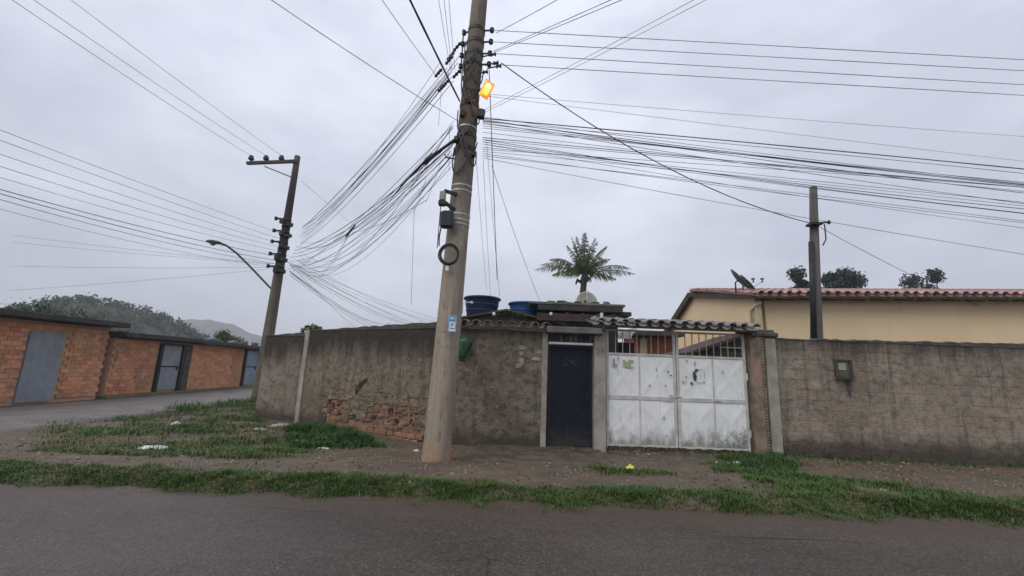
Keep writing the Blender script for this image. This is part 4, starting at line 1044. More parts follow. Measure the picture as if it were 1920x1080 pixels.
# meter box with the stain below it
mp_ = at(1580, 691, 8.79)
mbx = thing('meter_box', 'small olive green meter box set into the right block wall', 'meter box', (mp_.x, 8.8, 1.6))
x, z = mp_.x, mp_.z
og = simple('olive grime', (.075, .072, .045), (.045, .044, .03), 8, .8, .3)
mb = MB(); mb.box((x-.15, 8.785, z), (.045, .07, .37), bev=.006); mb.box((x+.155, 8.785, z), (.055, .07, .37), bev=.006); mb.box((x, 8.785, z+.168), (.253, .066, .034)); mb.box((x, 8.785, z-.16), (.253, .066, .05)); mb.build('box_frame', og, mbx)
mb = MB(); mb.box((x, 8.79, z), (.252, .02, .29)); mb.build('back_plate', simple('olive paint', (.115, .115, .075), (.085, .085, .055), 8, .7, .2), mbx)
mb = MB(); mb.box((x-.02, 8.775, z+.035), (.15, .02, .14), bev=.005); mb.build('window_pane', M['box_grey'], mbx)
mb = MB(); mb.box((x-.01, 8.765, z-.225), (.33, .10, .02)); mb.build('sill', M['iron'], mbx)
mb = MB(); mb.add([(x+.02, 8.7815, z-.237), (x+.13, 8.7815, z-.237), (x+.12, 8.7815, z-.42), (x+.11, 8.7815, z-.58), (x+.06, 8.7815, z-.5), (x+.045, 8.7815, z-.36)], [(5, 4, 3, 2, 1, 0)]); mb.build('stain_or_shade', M['coping'], mbx)

# ------------------------------------------------------------------ tall concrete pole in the middle
PX, PY = -1.085, 7.06
def axis_pt(z): return Vector((PX+(z/8.7)*.225, PY+(z/8.7)*.22, z))
def prad(z): return .218-.0075*z
mp = thing('utility_pole', 'tall brown concrete pole with orange stained foot beside the road', 'utility pole', (PX, PY, 0))
mb = MB(); zs = [-.2, 0, .05, .4, 1, 1.58, 1.6, 1.62, 2.4, 3.2, 4, 5, 6, 7, 8, 9, 10, 10.6]
mb.tube([axis_pt(z) for z in zs], [prad(z)+(.012 if z <= .05 else 0) for z in zs], 28); mb.build('shaft', M['pole'], mp, True)
def ring(z, mat, h=.03, e=.006, name='steel_band'):
    mb = MB(); r = prad(z)+e; Q = (axis_pt(z+1)-axis_pt(z)).normalized()
    mb.tube([axis_pt(z-h/2), axis_pt(z+h/2)], r, 28, caps=False); mb.tube([axis_pt(z-h/2), axis_pt(z+h/2)], r-.01, 28, caps=False)
    return mb.build(name, mat, mp, True)
for z in (5.78, 4.62, 4.52, 4.08, 3.98, 3.9): ring(z, M['galv'])
for z in (7.9, 7.62, 7.36, 7.12, 6.25, 5.62, 5.35): ring(z, M['iron'], .08, .01)
for z in (1.78, 2.03): ring(z, M['lintel'], .006, .0015, 'form_joint')
# secondary rack: spool insulators on both sides
zw = [7.92, 7.66, 7.40, 7.16]
def spool(c, axis, r=.045, l=.085):
    mb = MB(); z = Vector(axis).normalized(); a = z.orthogonal().normalized(); Q = Matrix((a, z.cross(a), z)).transposed()
    mb.lathe([(r*.8, -l/2), (r, -l/3), (r*.55, -l/8), (r*.55, l/8), (r, l/3), (r*.8, l/2)], 14, c, Q); return mb
for z in zw:
    a = axis_pt(z)
    mb = MB(); mb.bar(a+Vector((.14, -.02, 0)), a+Vector((.30, -.04, 0)), .025); mb.build('rack_arm', M['iron'], mp)
    spool(a+Vector((.30, -.04, 0)), (0, 0, 1)).build('insulator', M['insul'], mp, True)
    mb = MB(); mb.bar(a+Vector((-.14, .02, 0)), a+Vector((-.24, .05, 0)), .025); mb.build('rack_arm', M['iron'], mp)
    spool(a+Vector((-.25, .05, 0)), (0, 0, 1)).build('insulator', M['insul'], mp, True)
mb = MB(); mb.box(axis_pt(7.5)+Vector((-.25, .05, 0)), (.02, .05, .95)); mb.build('rack_bar', M['iron'], mp)
for (px, py) in ((925, 92+10), (930, 118), (910, 135), (935, 124)):
    p = at(px, py, 7.12); mb = spool(p, (1, 0, .2), .04, .1); mb.add(*[[], []]); mb.bar(p, p+Vector((-.22, .1, .02)), .018); mb.build('insulator', M['insul'], mp, True)
# splice clamp cluster where the thick cables meet
for (px, py, s) in ((902, 214, .12), (868, 214, .09), (856, 262, .08), (888, 290, .06)):
    p = at(px, py, 7.06); mb = MB(); mb.box(p, (s*1.1, .12, s*1.5), Euler((0, .15, 0)), bev=.02); mb.build('cable_clamp', M['iron'], mp)
mb = MB(); q = at(836, 295, 7.06); mb.bar(q+Vector((.22, .06, 0)), q, .02); mb.bar(q, q+Vector((-.02, 0, .06)), .02); mb.build('hook', M['iron'], mp)
for k in range(14):      # pigtails drooping round the shaft
    z = rnd.uniform(5.3, 8.0); a0 = rnd.uniform(2.2, 5.0); pts = []
    for i in range(9):
        t = i/8; aa = a0+t*2.2; zz_ = z-.5*math.sin(t*3.1)-.2*t; c = axis_pt(zz_); r = prad(zz_)+.03
        pts.append(c+Vector((r*math.cos(aa), r*math.sin(aa), 0)))
    mb = MB(); mb.tube(pts, .012, 5); mb.build('cable_tail', M['cable'], mp, True)

# things hung on the pole
lp = at(912, 168, 6.98)
sl_ = thing('street_lamp', 'lit orange street lamp hanging on the tall concrete pole', 'street lamp', lp)
mb = MB(); 
Qe = Euler((R(-38), R(24), R(28))).to_matrix()
fr = [Vector(v) for v in ((-.10, -.16, -.02), (.10, -.16, -.02), (.10, .16, -.02), (-.10, .16, -.02))]
bk = [Vector(v) for v in ((-.06, -.10, .12), (.06, -.10, .12), (.06, .10, .12), (-.06, .10, .12))]
Ql = Matrix.Rotation(R(-62), 3, 'X') @ Matrix.Rotation(R(14), 3, 'Z')
Ql = Matrix.Rotation(R(18), 3, 'Z') @ Matrix.Rotation(R(-64), 3, 'X') @ Matrix.Rotation(R(20), 3, 'Z')
def T(v): return lp+Ql @ (v*.95)
mb.add([T(v) for v in fr+bk], [(4, 5, 6, 7), (0, 4, 7, 3), (1, 2, 6, 5), (0, 1, 5, 4), (3, 7, 6, 2)]); mb.build('housing', M['box_grey'], sl_)
mb = MB(); mb.add([T(v) for v in [Vector((-.096, -.155, -.021)), Vector((.096, -.155, -.021)), Vector((.096, .155, -.021)), Vector((-.096, .155, -.021)), Vector((-.06, -.11, -.06)), Vector((.06, -.11, -.06)), Vector((.06, .11, -.06)), Vector((-.06, .11, -.06))]],
       [(0, 1, 5, 4), (1, 2, 6, 5), (2, 3, 7, 6), (3, 0, 4, 7), (4, 5, 6, 7)]); mb.build('lens', M['lamp'], sl_)
mb = MB(); mb.lathe([(.02, -.05), (.045, -.03), (.05, 0), (.04, .03), (.02, .05)], 14, T(Vector((-.0, -.06, -.055)))); mb.build('bulb_glow', M['lamp_core'], sl_, True)
mb = MB(); mb.tube([T(Vector((0, .0, .12))), T(Vector((0, .02, .2))), axis_pt(lp.z+.1)+Vector((.1, -.1, 0))], .022, 8); mb.build('arm', M['iron'], sl_, True)
pl = bpy.data.lights.new('street_lamp_light', 'POINT'); pl.energy = 4; pl.color = (1, .55, .15); pl.shadow_soft_size = .08
po = bpy.data.objects.new('street_lamp_light', pl); C.objects.link(po); po.location = T(Vector((0, 0, -.2))); 
p = at(838, 412, 6.86)
jb = thing('junction_box', 'black rounded junction box strapped to the tall pole', 'junction box', p)
mb = MB(); mb.box(p, (.215, .14, .30), bev=.03); mb.build('case', M['box_blk'], jb)
mb = MB(); mb.box(p+Vector((0, -.075, 0)), (.17, .012, .25), bev=.01); mb.build('cover', M['box_blk'], jb)
mb = MB(); mb.tube([p+Vector((-.09, 0, -.14)), p+Vector((-.11, 0, -.30)), p+Vector((-.10, .0, -.46))], .012, 6); mb.tube([p+Vector((-.12, .0, .30)), p+Vector((-.125, .0, -.1)), p+Vector((-.13, 0, -.5))], .008, 6); mb.build('lead', M['cable'], jb)
p = at(830, 371, 6.88)
mt = thing('light_sensor', 'small grey meter with black ends above the black junction box', 'meter', p)
mb = MB(); mb.box(p+Vector((0, 0, .03)), (.10, .10, .17), bev=.015); mb.build('case', M['box_grey'], mt)
mb = MB(); mb.box(p+Vector((0, -.01, -.10)), (.12, .11, .09), bev=.012); mb.build('base', M['iron'], mt)
mb = MB(); mb.bar(p+Vector((.02, .0, .13)), p+Vector((.22, .12, .12)), .05, .05); mb.bar(p+Vector((.04, .0, -.08)), p+Vector((.2, .12, -.16)), .05, .05); mb.build('bracket', M['iron'], mt)
p = at(842, 477, 6.84)
cc = thing('cable_coil', 'coil of black cable hung on the tall pole', 'cable coil', p)
for k in range(6):
    r = .145+.012*rnd.uniform(-1, 1)+.004*k; mb = MB(); c = p+Vector((rnd.uniform(-.012, .012), -.02+.014*(k % 3), rnd.uniform(-.012, .012)))
    pts = [c+Vector((r*math.cos(6.28318*i/28), .006*math.sin(i*.7+k), r*1.04*math.sin(6.28318*i/28))) for i in range(29)]
    mb.tube(pts, .011, 6, caps=False); mb.build('cable_turn', M['cable'], cc, True)
mb = MB(); p2 = p+Vector((0, 0, -.23)); mb.box(p2+Vector((-.02, .03, 0)), (.055, .05, .10), bev=.01); mb.build('white_tag', M['white'], cc)
p = at(848, 607, 6.83)
sg = thing('pole_sign', 'small light blue number plate fixed to the tall pole', 'sign', p)
mb = MB(); nrm = Matrix.Rotation(R(14), 3, 'Z'); 
mb.box(p, (.135, .008, .27), nrm); mb.build('plate', M['blue_plate'], sg)
mb = MB()
for (x, z, w, h) in ((0, .015, .10, .035), (-.03, -.01, .035, .05), (.028, -.02, .04, .045), (0, -.055, .09, .03), (0, -.10, .105, .04), (-.01, .085, .05, .022)):
    mb.box(p+nrm @ Vector((x, -.0055, z)), (w, .002, h), nrm)
mb.build('white_print', M['white'], sg)
mb = MB()
for (x, z, w, h) in ((.0, -.012, .03, .018), (.01, -.078, .05, .012), (-.03, .055, .03, .012), (.025, .05, .02, .02)):
    mb.box(p+nrm @ Vector((x, -.0065, z)), (w, .0022, h), nrm)
mb.build('blue_print', M['blue_ink'], sg)
p = at(872, 653, 8.6)
gb = thing('green_bag', 'dark green plastic bag hanging on the wall right of the tall pole', 'bag', (p.x, 8.6, p.z-.2))
vs = []; n_ = 20; lv = [(-.19, .06, .04), (-.16, .095, .06), (-.08, .105, .075), (.02, .12, .08), (.10, .13, .08), (.17, .14, .07), (.20, .13, .03)]
for (z, rx, ry) in lv:
    for k in range(n_):
        t = 6.28318*k/n_; w = 1+.14*math.sin(5*t+z*9)+.08*math.sin(9*t)
        vs.append((p.x-.02+(.02 if z > 0 else -.03)+rx*w*math.cos(t), 8.575+ry*w*math.sin(t), p.z+z+.012*math.sin(3*t)))
fs = [(i*n_+k, i*n_+(k+1) % n_, (i+1)*n_+(k+1) % n_, (i+1)*n_+k) for i in range(len(lv)-1) for k in range(n_)]+[tuple(range(n_))[::-1], tuple(range((len(lv)-1)*n_, len(lv)*n_))]
mb = MB(); mb.add(vs, fs); mb.build('bag_body', M['green_pl'], gb, True)
mb = MB(); mb.box((p.x-.05, 8.60, p.z-.23), (.10, .09, .06), bev=.02); mb.build('bag_bottom', M['box_blk'], gb)
mb = MB(); mb.tube([(p.x-.05, 8.56, p.z+.2), (p.x-.02, 8.60, p.z+.29), (p.x+.04, 8.57, p.z+.2)], .008, 5); mb.build('bag_handle', M['green_pl'], gb)

# ------------------------------------------------------------------ dark leaning pole at the left
LB = Vector((-9.32, 16.5, 0)); LT = at(558, 293, 16.5)
lpz = thing('utility_pole', 'dark concrete pole with a top crossarm at the side street corner', 'utility pole', LB)
def laxis(z): return LB+(LT-LB)*(z/LT.z)
LR = lambda z: .235-.0125*z
mb = MB(); zs = [-.2]+[LT.z*i/12 for i in range(13)]; mb.tube([laxis(z) for z in zs], [LR(max(z, 0)) for z in zs], 16); mb.build('shaft', M['pole_l'], lpz, True)
ca0 = at(463, 306, 16.45); ca1 = laxis(LT.z-.28)
mb = MB(); mb.bar(ca0, ca1+Vector((.1, -.12, 0)), .11, .12); mb.build('crossarm', M['iron'], lpz)
mb = MB(); mb.bar(at(496, 312, 16.4), laxis(LT.z-1.0)+Vector((0, -.1, 0)), .035, .035); mb.build('arm_brace', M['iron'], lpz)
PIN = []
for px in (470, 498, 527):
    q = at(px, 303, 16.45); mb = MB()
    mb.lathe([(.03, -.02), (.03, .06), (.10, .08), (.12, .14), (.075, .17), (.10, .20), (.06, .27), (.02, .28)], 14, q); mb.build('insulator', M['insul'], lpz, True); PIN.append(q+Vector((0, 0, .25)))
for i, z in enumerate((7.0, 6.75, 6.5, 6.3, 6.05, 5.8, 5.55, 5.3, 5.05, 4.85)):
    a = laxis(z); mb = MB(); s = 1 if i % 2 else -1
    mb.tube([laxis(z-.04), laxis(z+.04)], LR(z)+.015, 14)
    mb.bar(a+Vector((0, -.2, 0)), a+Vector((s*(.32+rnd.random()*.1), -.22, 0)), .06)
    mb.lathe([(.05, -.07), (.07, -.04), (.04, 0), (.07, .04), (.05, .07)], 10, a+Vector((s*.33, -.22, 0))); mb.build('insulator_bracket', M['iron'], lpz, True)
for i in range(5):
    z = 4.9+.5*i; a = laxis(z); mb = MB(); mb.box(a+Vector((rnd.uniform(-.1, .1), -.23, 0)), (.18, .12, .22), bev=.03); mb.build('splice_box', M['iron'], lpz)
sl2 = thing('street_lamp', 'unlit street lamp on a long curved arm from the dark left pole', 'street lamp', laxis(4.2))
b0 = at(507, 540, 16.4); b1 = at(410, 455, 16.0); b2 = at(395, 453, 16.0)
mb = MB(); mb.tube([b0+Vector((.18, .1, 0)), b0, at(470, 501, 16.3), at(443, 474, 16.2), at(424, 460, 16.1), b1], .038, 8); mb.build('arm', M['pole_l'], sl2, True)
mb = MB(); dr = (b2-b1).normalized(); mb.tube([b1-dr*.08, b1, b1+dr*.2, b2, b2+dr*.16], [.04, .06, .08, .08, .04], 12); mb.build('lamp_head', M['iron'], sl2, True)
mb = MB(); mb.lathe([(.02, -.06), (.09, -.02), (.10, .02)], 12, b1+dr*.22+Vector((0, 0, -.09))); mb.build('lens', M['dish_d'], sl2, True)

# ------------------------------------------------------------------ wires
def wire(p0, p1, sag, r, label, group, mat='wire', name='power_line', n=18, cat='wire'):
    p0 = Vector(p0); p1 = Vector(p1); pts = []
    for i in range(n+1):
        t = i/n; p = p0.lerp(p1, t); p.z -= sag*4*t*(1-t); pts.append(p)
    r *= .72
    mb = MB(); mb.tube(pts, [r*(1+.12*math.sin(i*2.1+p1.x)) for i in range(n+1)], 5)
    return tag(mb.build(name, M[mat], None, True), label, cat, group)
def ext(p, q, X):     # line p->q carried on to x = X
    t = (X-p.x)/(q.x-p.x); return p+(q-p)*t
def thru(p, q, k): return p+(q-p)*k
names = ['topmost', 'second', 'third', 'lowest']
for k, (z, (a, c_)) in enumerate(zip(zw, [((920, 60), (1632, 96)), ((920, 82), (1632, 117)), ((922, 105), (1632, 142)), ((930, 124), (1632, 162))])):
    p0 = axis_pt(z)+Vector((.30, -.04, 0)); q = at(c_[0], c_[1], 7.3); e = p0+(q-p0)*4.2
    wire(p0, e, .0, .0085, f'{names[k]} of the four parallel power lines leaving the tall pole to the right', 'four power lines to the right of the tall pole')
# telephone cable bundle to the right
bund = [(222, 297, .016), (226, 290, .011), (232, 306, .010), (224, 300, .009), (236, 298, .008), (229, 318, .008), (258, 322, .011), (262, 331, .009), (266, 326, .010), (270, 345, .007), (276, 352, .007), (288, 362, .007), (292, 384, .007), (296, 400, .007), (280, 338, .007), (228, 310, .008), (240, 322, .007), (248, 316, .007), (262, 318, .008), (270, 356, .006), (284, 372, .006), (219, 286, .007)]
for k, (y0, y1, r) in enumerate(bund):
    p0 = at(905, y0, 7.1); q = at(1632, y1, 7.3+rnd.uniform(-.15, .15)); e = p0+(q-p0)*4.0
    wire(p0, e, rnd.uniform(-.25, .55), r*.85, 'one of the bundled black cables running right from the middle of the tall pole', 'bundled cables to the right of the tall pole', 'cable', 'telephone_cable', 24, 'cable')
for (y0, y1, lab) in ((178, 228, 'upper of two faint thin lines right of the tall pole below the power lines'), (181, 262, 'lower of two faint thin lines right of the tall pole below the power lines')):
    p0 = at(896, y0-3, 7.2); e = p0+(at(1632, y1, 8.2)-p0)*3.5
    wire(p0, e, .1, .005, lab, 'faint thin lines to the right', 'wire')
# service drop to the post
p0 = at(940, 118, 7.1); wire(p0, at(1518, 418, 9.2), .42, .014, 'thick service cable slanting from the tall pole down to the weathered post', None, 'cable', 'service_cable', 24, 'cable')
wire(at(1520, 416, 9.25), (12.5, 10.9, 3.4), .1, .008, 'thin service lead from the weathered post towards the tiled house', None, 'cable', 'service_cable', 12, 'cable')
# tall pole to dark left pole
for k, (a, c_) in enumerate([((838, 128), (566, 428)), ((842, 136), (566, 438)), ((846, 145), (565, 448)), ((850, 152), (564, 458)), ((842, 141), (562, 444)), ((858, 118), (567, 432)), ((862, 104), (568, 424))]):
    wire(at(*a, 7.3), at(*c_, 16.3), .18+.05*k, .0085, 'one of the upper power lines between the tall pole and the dark left pole', 'upper lines between the two poles', 'wire')
for k in range(7):          # bits joining the rack to those lines, with strain insulators
    pass
for k, (a, c_, r) in enumerate([((852, 262), (552, 470), .013), ((854, 266), (550, 476), .012), ((850, 270), (548, 482), .011), ((848, 275), (545, 490), .009), ((846, 283), (546, 500), .008), ((842, 290), (556, 462), .008),
                                ((845, 297), (560, 500), .007), ((850, 240), (560, 452), .007), ((852, 225), (566, 462), .006), ((848, 300), (585, 508), .006)]):
    wire(at(*a, 7.1), at(*c_, 16.3), .35+.06*k, r, 'one of the sagging black cables between the tall pole and the dark left pole', 'lower cables between the two poles', 'cable', 'telephone_cable', 20, 'cable')
tr = random.Random(77)
for k in range(6):
    wire(at(836+tr.uniform(-14, 18), 132+tr.uniform(-25, 30), 7.3), at(566+tr.uniform(-6, 8), 440+tr.uniform(-22, 25), 16.3), tr.uniform(.05, .6), .006, 'one of the upper power lines between the tall pole and the dark left pole', 'upper lines between the two poles', 'wire')
for k in range(9):
    wire(at(850+tr.uniform(-8, 6), 262+tr.uniform(-30, 45), 7.1), at(552+tr.uniform(-12, 14), 478+tr.uniform(-25, 32), 16.3), tr.uniform(.1, 1.3), tr.uniform(.006, .009), 'one of the sagging black cables between the tall pole and the dark left pole', 'lower cables between the two poles', 'cable', 'telephone_cable', 20, 'cable')
for k in range(6):
    p0 = at(545+tr.uniform(-6, 10), 500+tr.uniform(-12, 14), 16.6); q = at(690+tr.uniform(-50, 60), 572+tr.uniform(-14, 14), 24.0); wire(p0, thru(p0, q, 2.6), tr.uniform(.1, .8), .010, 'one of the cables slanting down right from the dark pole behind the wall', 'cables running behind the left wall', 'cable', 'telephone_cable', 16, 'cable')
# thick bundled drop from the clamp with its lump
q0 = at(856, 260, 7.0); q1 = at(800, 300, 7.9); q2 = at(735, 370, 9.6)
mb = MB(); mb.tube([q0, q1, at(765, 335, 8.7), q2], [.03, .026, .02, .014], 8); tag(mb.build('telephone_cable', M['cable'], None, True), 'thick taped cable bundle just left of the tall pole below the lamp', 'cable')
mb = MB(); c_ = at(806, 296, 7.8); mb.tube([c_+Vector((-.16, .1, -.1)), c_+Vector((-.05, .03, -.03)), c_+Vector((.06, -.03, .04)), c_+Vector((.14, -.06, .08))], [.02, .055, .05, .02], 10); tag(mb.build('splice_closure', M['cable'], None, True), 'black splice closure on the taped cable bundle left of the tall pole', 'splice closure')
mb = MB(); c_ = at(657, 433, 11.2); mb.tube([c_+Vector((-.2, .2, -.12)), c_, c_+Vector((.2, -.2, .12))], [.015, .035, .015], 8); tag(mb.build('splice_closure', M['cable'], None, True), 'smaller splice halfway along the cables between the two poles', 'splice closure')
for k, (a, c_) in enumerate([((657, 434), (620, 500)), ((657, 434), (600, 520)), ((735, 372), (657, 433)), ((800, 375), (660, 436)), ((657, 434), (540, 505))]):
    wire(at(*a, 11.2 if a[0] == 657 else (9.6 if a[0] == 735 else 7.6)), at(*c_, 15.5 if c_[0] < 650 else 11.2), .1, .007, 'thin branch cable joining the small splice between the two poles', 'branch cables at the small splice', 'cable', 'telephone_cable', 10, 'cable')
# strain insulators on the upper lines near the tall pole
for k, (px, py) in enumerate([(845, 105), (857, 88), (842, 113), (822, 137), (856, 139), (835, 157), (828, 165)]):
    p = at(px, py, 7.35); u = (at(566, 440, 16.3)-p).normalized(); mb = MB()
    mb.tube([p+u*(-.14), p+u*(-.09), p+u*(-.05), p, p+u*.05, p+u*.09, p+u*.14], [.01, .035, .015, .035, .015, .035, .01], 8)
    tag(mb.build('strain_insulator', M['insul'], None, True), 'small strain insulator on the upper lines just left of the tall pole', 'insulator', 'strain insulators left of the tall pole')
# upper left wires
wire(at(866, 231, 7.2), thru(at(866, 231, 7.2), at(515, 0, 5.2), 1.25), .05, .008, 'long thin wire crossing the upper left sky diagonally', None, 'wire')
wire(at(818, 142, 7.3), thru(at(818, 142, 7.3), at(718, 0, 4.8), 1.4), .02, .0065, 'thin wire slanting up left above the tall pole insulators', None, 'wire')
wire(at(862, 190, 7.05), thru(at(862, 190, 7.05), at(770, 0, 4.6), 1.5), .02, .022, 'thickest black cable slanting up left from the tall pole lamp', None, 'cable', 'service_cable', 14, 'cable')
for (x0, x1) in ((845, 823), (848, 833), (853, 842)):
    wire(at(x0, 132, 7.3), thru(at(x0, 132, 7.3), at(x1, 0, 5.2), 1.5), .02, .0055, 'near vertical thin wire rising beside the tall pole on its left', 'near vertical wires left of the tall pole', 'wire')
# upper right wires
for (a, c_, lab) in [((930, 62), (1040, 0), 'short dark wire slanting up right from the top of the tall pole'), ((925, 96), (1140, 0), 'left one of the paired wires slanting up right from the tall pole'), ((927, 98), (1160, 0), 'right one of the paired wires slanting up right from the tall pole')]:
    wire(at(*a, 7.25), thru(at(*a, 7.25), at(*c_, 5.0), 1.6), .02, .007, lab, None, 'wire')
for (a, c_) in [((945, 182), (1290, 0)), ((950, 187), (1312, 0))]:
    wire(at(902, a[1]+27, 7.2), thru(at(902, a[1]+27, 7.2), at(*c_, 5.0), 1.6), .05, .005, 'faint thin wire of the long pair slanting up to the right', 'faint long pair at the upper right', 'wire')
# down wires on the right of the tall pole
wire(at(917, 130, 7.0), at(932, 525, 9.6), .0, .011, 'dark wire dropping straight down right of the tall pole', None, 'cable', 'service_cable', 12, 'cable')
for (a, c_) in [((893, 300), (912, 540)), ((906, 300), (920, 560)), ((912, 260), (937, 556))]:
    wire(at(*a, 7.1), at(*c_, 10.3), .05, .005, 'faint thin lead dropping from the tall pole to the low house', 'thin leads from the tall pole to the low house', 'wire', 'service_cable', 10)
wire(at(922, 310, 7.1), at(1017, 575, 10.2), .1, .0065, 'thin lead slanting down right from the tall pole to the blue tank', None, 'wire', 'service_cable', 12)
wire(at(777, 385, 8.6), at(771, 570, 9.2), .0, .006, 'lone loose wire hanging in the sky left of the tall pole', None, 'wire', 'loose_wire', 6)
for (a, c_) in [((828, 165), (822, 235)), ((843, 235), (842, 320)), ((828, 300), (798, 380)), ((800, 330), (775, 400))]:
    wire(at(*a, 7.4), at(*c_, 7.9), .06, .005, 'short loose wire end dangling just left of the tall pole', 'loose wire ends left of the tall pole', 'wire', 'loose_wire', 6)
# from the dark left pole along the side street
for k, (q, c_) in enumerate(zip(PIN, [(288, 170), (288, 147), (288, 110)])):
    e = at(c_[0], c_[1], 11.2); wire(q, thru(q, e, 2.2), .1, .009, f"{['lowest', 'middle', 'topmost'][k]} of the three high wires from the crossarm going to the left", 'three high wires from the crossarm')
for k, (a, c_, r) in enumerate([((528, 438), (288, 348), .008), ((526, 448), (288, 362), .008), ((524, 456), (288, 378), .008), ((522, 463), (288, 392), .008), ((520, 470), (288, 405), .007), ((520, 480), (288, 420), .012), ((516, 488), (288, 428), .012), ((514, 494), (288, 436), .009), ((512, 500), (288, 447), .006)]):
    p0 = at(*a, 16.4); e = at(*c_, 11.6); wire(p0, thru(p0, e, 2.1), .06+.02*k, r, f"{['topmost', 'second', 'third', 'fourth', 'fifth', 'sixth', 'seventh', 'eighth', 'lowest'][k]} of the nine cables running left from the middle of the dark pole", 'cables left of the dark pole', 'cable', 'telephone_cable', 16, 'cable')
for (a, c_, lab) in [((440, 498), (288, 500), 'flattest thin line below the left street lamp'), ((440, 500), (288, 522), 'lowest thin line below the left street lamp falling away to the left'), ((500, 492), (288, 470), 'uppermost thin line passing just below the left street lamp'), ((445, 492), (288, 476), 'second thin line down below the left street lamp')]:
    p0 = at(516, a[1]+3, 16.6); wire(p0, thru(p0, at(*c_, 16.8), 2.2), .05, .007, lab, 'level lines below the left lamp', 'wire')
# crossarm stay to the right and cables behind the wall
wire(at(566, 340, 16.5), at(690, 440, 40), .1, .01, 'faint wire going down right from the top of the dark left pole', None, 'wire')
for k, (a, c_, r) in enumerate([((543, 508), (640, 565), .016), ((545, 512), (645, 572), .014), ((544, 516), (650, 580), .012), ((548, 503), (660, 560), .011), ((560, 508), (690, 568), .011), ((556, 498), (720, 575), .010), ((560, 490), (740, 570), .010)]):
    p0 = at(*a, 16.6); q = at(*c_, 24.0); wire(p0, thru(p0, q, 2.6), .3, r, 'one of the cables slanting down right from the dark pole behind the wall', 'cables running behind the left wall', 'cable', 'telephone_cable', 16, 'cable')

# ------------------------------------------------------------------ brick outbuilding across the side street
FX = -13.3
bo = thing('brick_outbuilding', 'low orange brick outbuilding with two grey metal doors across the side street', 'outbuilding', (FX-1.5, 19.5, 0))
Ya, Yb = 14.6, 23.6
mb = MB(); mb.box((FX-2.05, (Ya+Yb)/2, .95), (4.0, Yb-Ya, 2.1)); mb.build('wall_core', M['mortar_o'], bo)
def roof_seg(y0, y1, z, nm='roof_slab'):
    mb = MB(); mb.box((FX-1.9, (y0+y1)/2, z), (4.6, y1-y0-.01, .17), bev=.02); mb.build(nm, M['slab_d'], bo)
roof_seg(Ya-.1, 18.2, 2.12); roof_seg(18.2, 21.2, 2.07); roof_seg(21.2, Yb+.1, 2.03)
mb = MB(); mb.box((FX-.05, 19.1, .03), (.34, 9.1, .12), bev=.02); mb.build('plinth', simple('mossy plinth', (.16, .14, .07), (.10, .095, .05), 3, .9, .3), bo)
doors = [(16.62, 17.62, M['glass_d']), (21.95, 23.0, M['glass_b'])]
bmo = [mk_block('brick', M['brick_o'], .232, .117, .04, 120+i, None, .004) for i in range(4)]
RotF = Matrix.Rotation(R(90), 4, 'Z')
def brick_face(t, xf, y0, y1, z0, rows, blocked):
    """courses of bricks on a facade facing +x; the 300 nearest ones singly, the rest as one part"""
    cells = []
    for r in range(rows):
        y = y0+(.12 if r % 2 else 0)
        while y < y1-.1:
            yc = y+.12; z = z0+(r+.5)*.124
            if not blocked(yc, z): cells.append((yc, z))
            y += .242
    cells.sort(key=lambda q: q[0] if q[0] > 13.5 else q[0]+(8 if q[0] < 10.9 else 0)); rest = MB()
    for k, (yc, z) in enumerate(cells):
        Mx = Matrix.Translation((xf+rnd.uniform(-.003, .007), yc, z)) @ RotF @ Matrix.Rotation(rnd.uniform(-.012, .012), 4, 'Y')
        me = rnd.choice(bmo)
        if k < 300: put(me, 'brick', t, Mx)
        else: rest.add([Mx @ v.co for v in me.vertices], [tuple(p.vertices) for p in me.polygons])
    if rest.v: tag(rest.build('brickwork', M['brick_o'], t), kind='stuff')
brick_face(bo, FX-.02, Ya, Yb, .10, 15, lambda y, z: any(a-.24 < y < c+.24 for a, c, _ in doors))
for (a, c, m_) in doors:
    dr = MB(); dr.box((FX-.02, (a+c)/2, .99), (.05, c-a-.06, 1.66)); d_ = dr.build('metal_door', m_, bo)
    fr_ = MB()
    for y in (a-.06, c+.06): fr_.box((FX+.0, y, 1.0), (.12, .12, 1.86))
    fr_.box((FX, (a+c)/2, 1.90), (.12, c-a, .07)); fr_.build('door_frame', M['iron'], bo)
    hd = MB(); hd.box((FX+.02, c-.16, .98), (.05, .04, .16)); hd.build('handle', M['iron'], d_)
    rl = MB(); rl.box((FX+.012, (a+c)/2, 1.05), (.03, c-a-.05, .05)); rl.build('cross_rail', M['iron'], d_)
mb = MB(); mb.box((FX+.0, 17.95, 1.0), (.1, .34, 1.86)); mb.build('dark_frame', M['coping'], bo)  # dark upright frame strip between the door and the bricks
for i in range(9):
    mb = MB(); y = 20.0+i*.38; mb.box((FX-.3-rnd.random()*.5, y, 2.2+rnd.random()*.04), (.3, .22+.15*rnd.random(), .1+.1*rnd.random()), Euler((rnd.uniform(-.2, .2), rnd.uniform(-.2, .2), rnd.random())), bev=.02); mb.build('roof_rubble', M['lintel'] if i % 3 else simple('blue rubble', (.13, .16, .21), (.09, .11, .15), 8, .7, .2), bo)
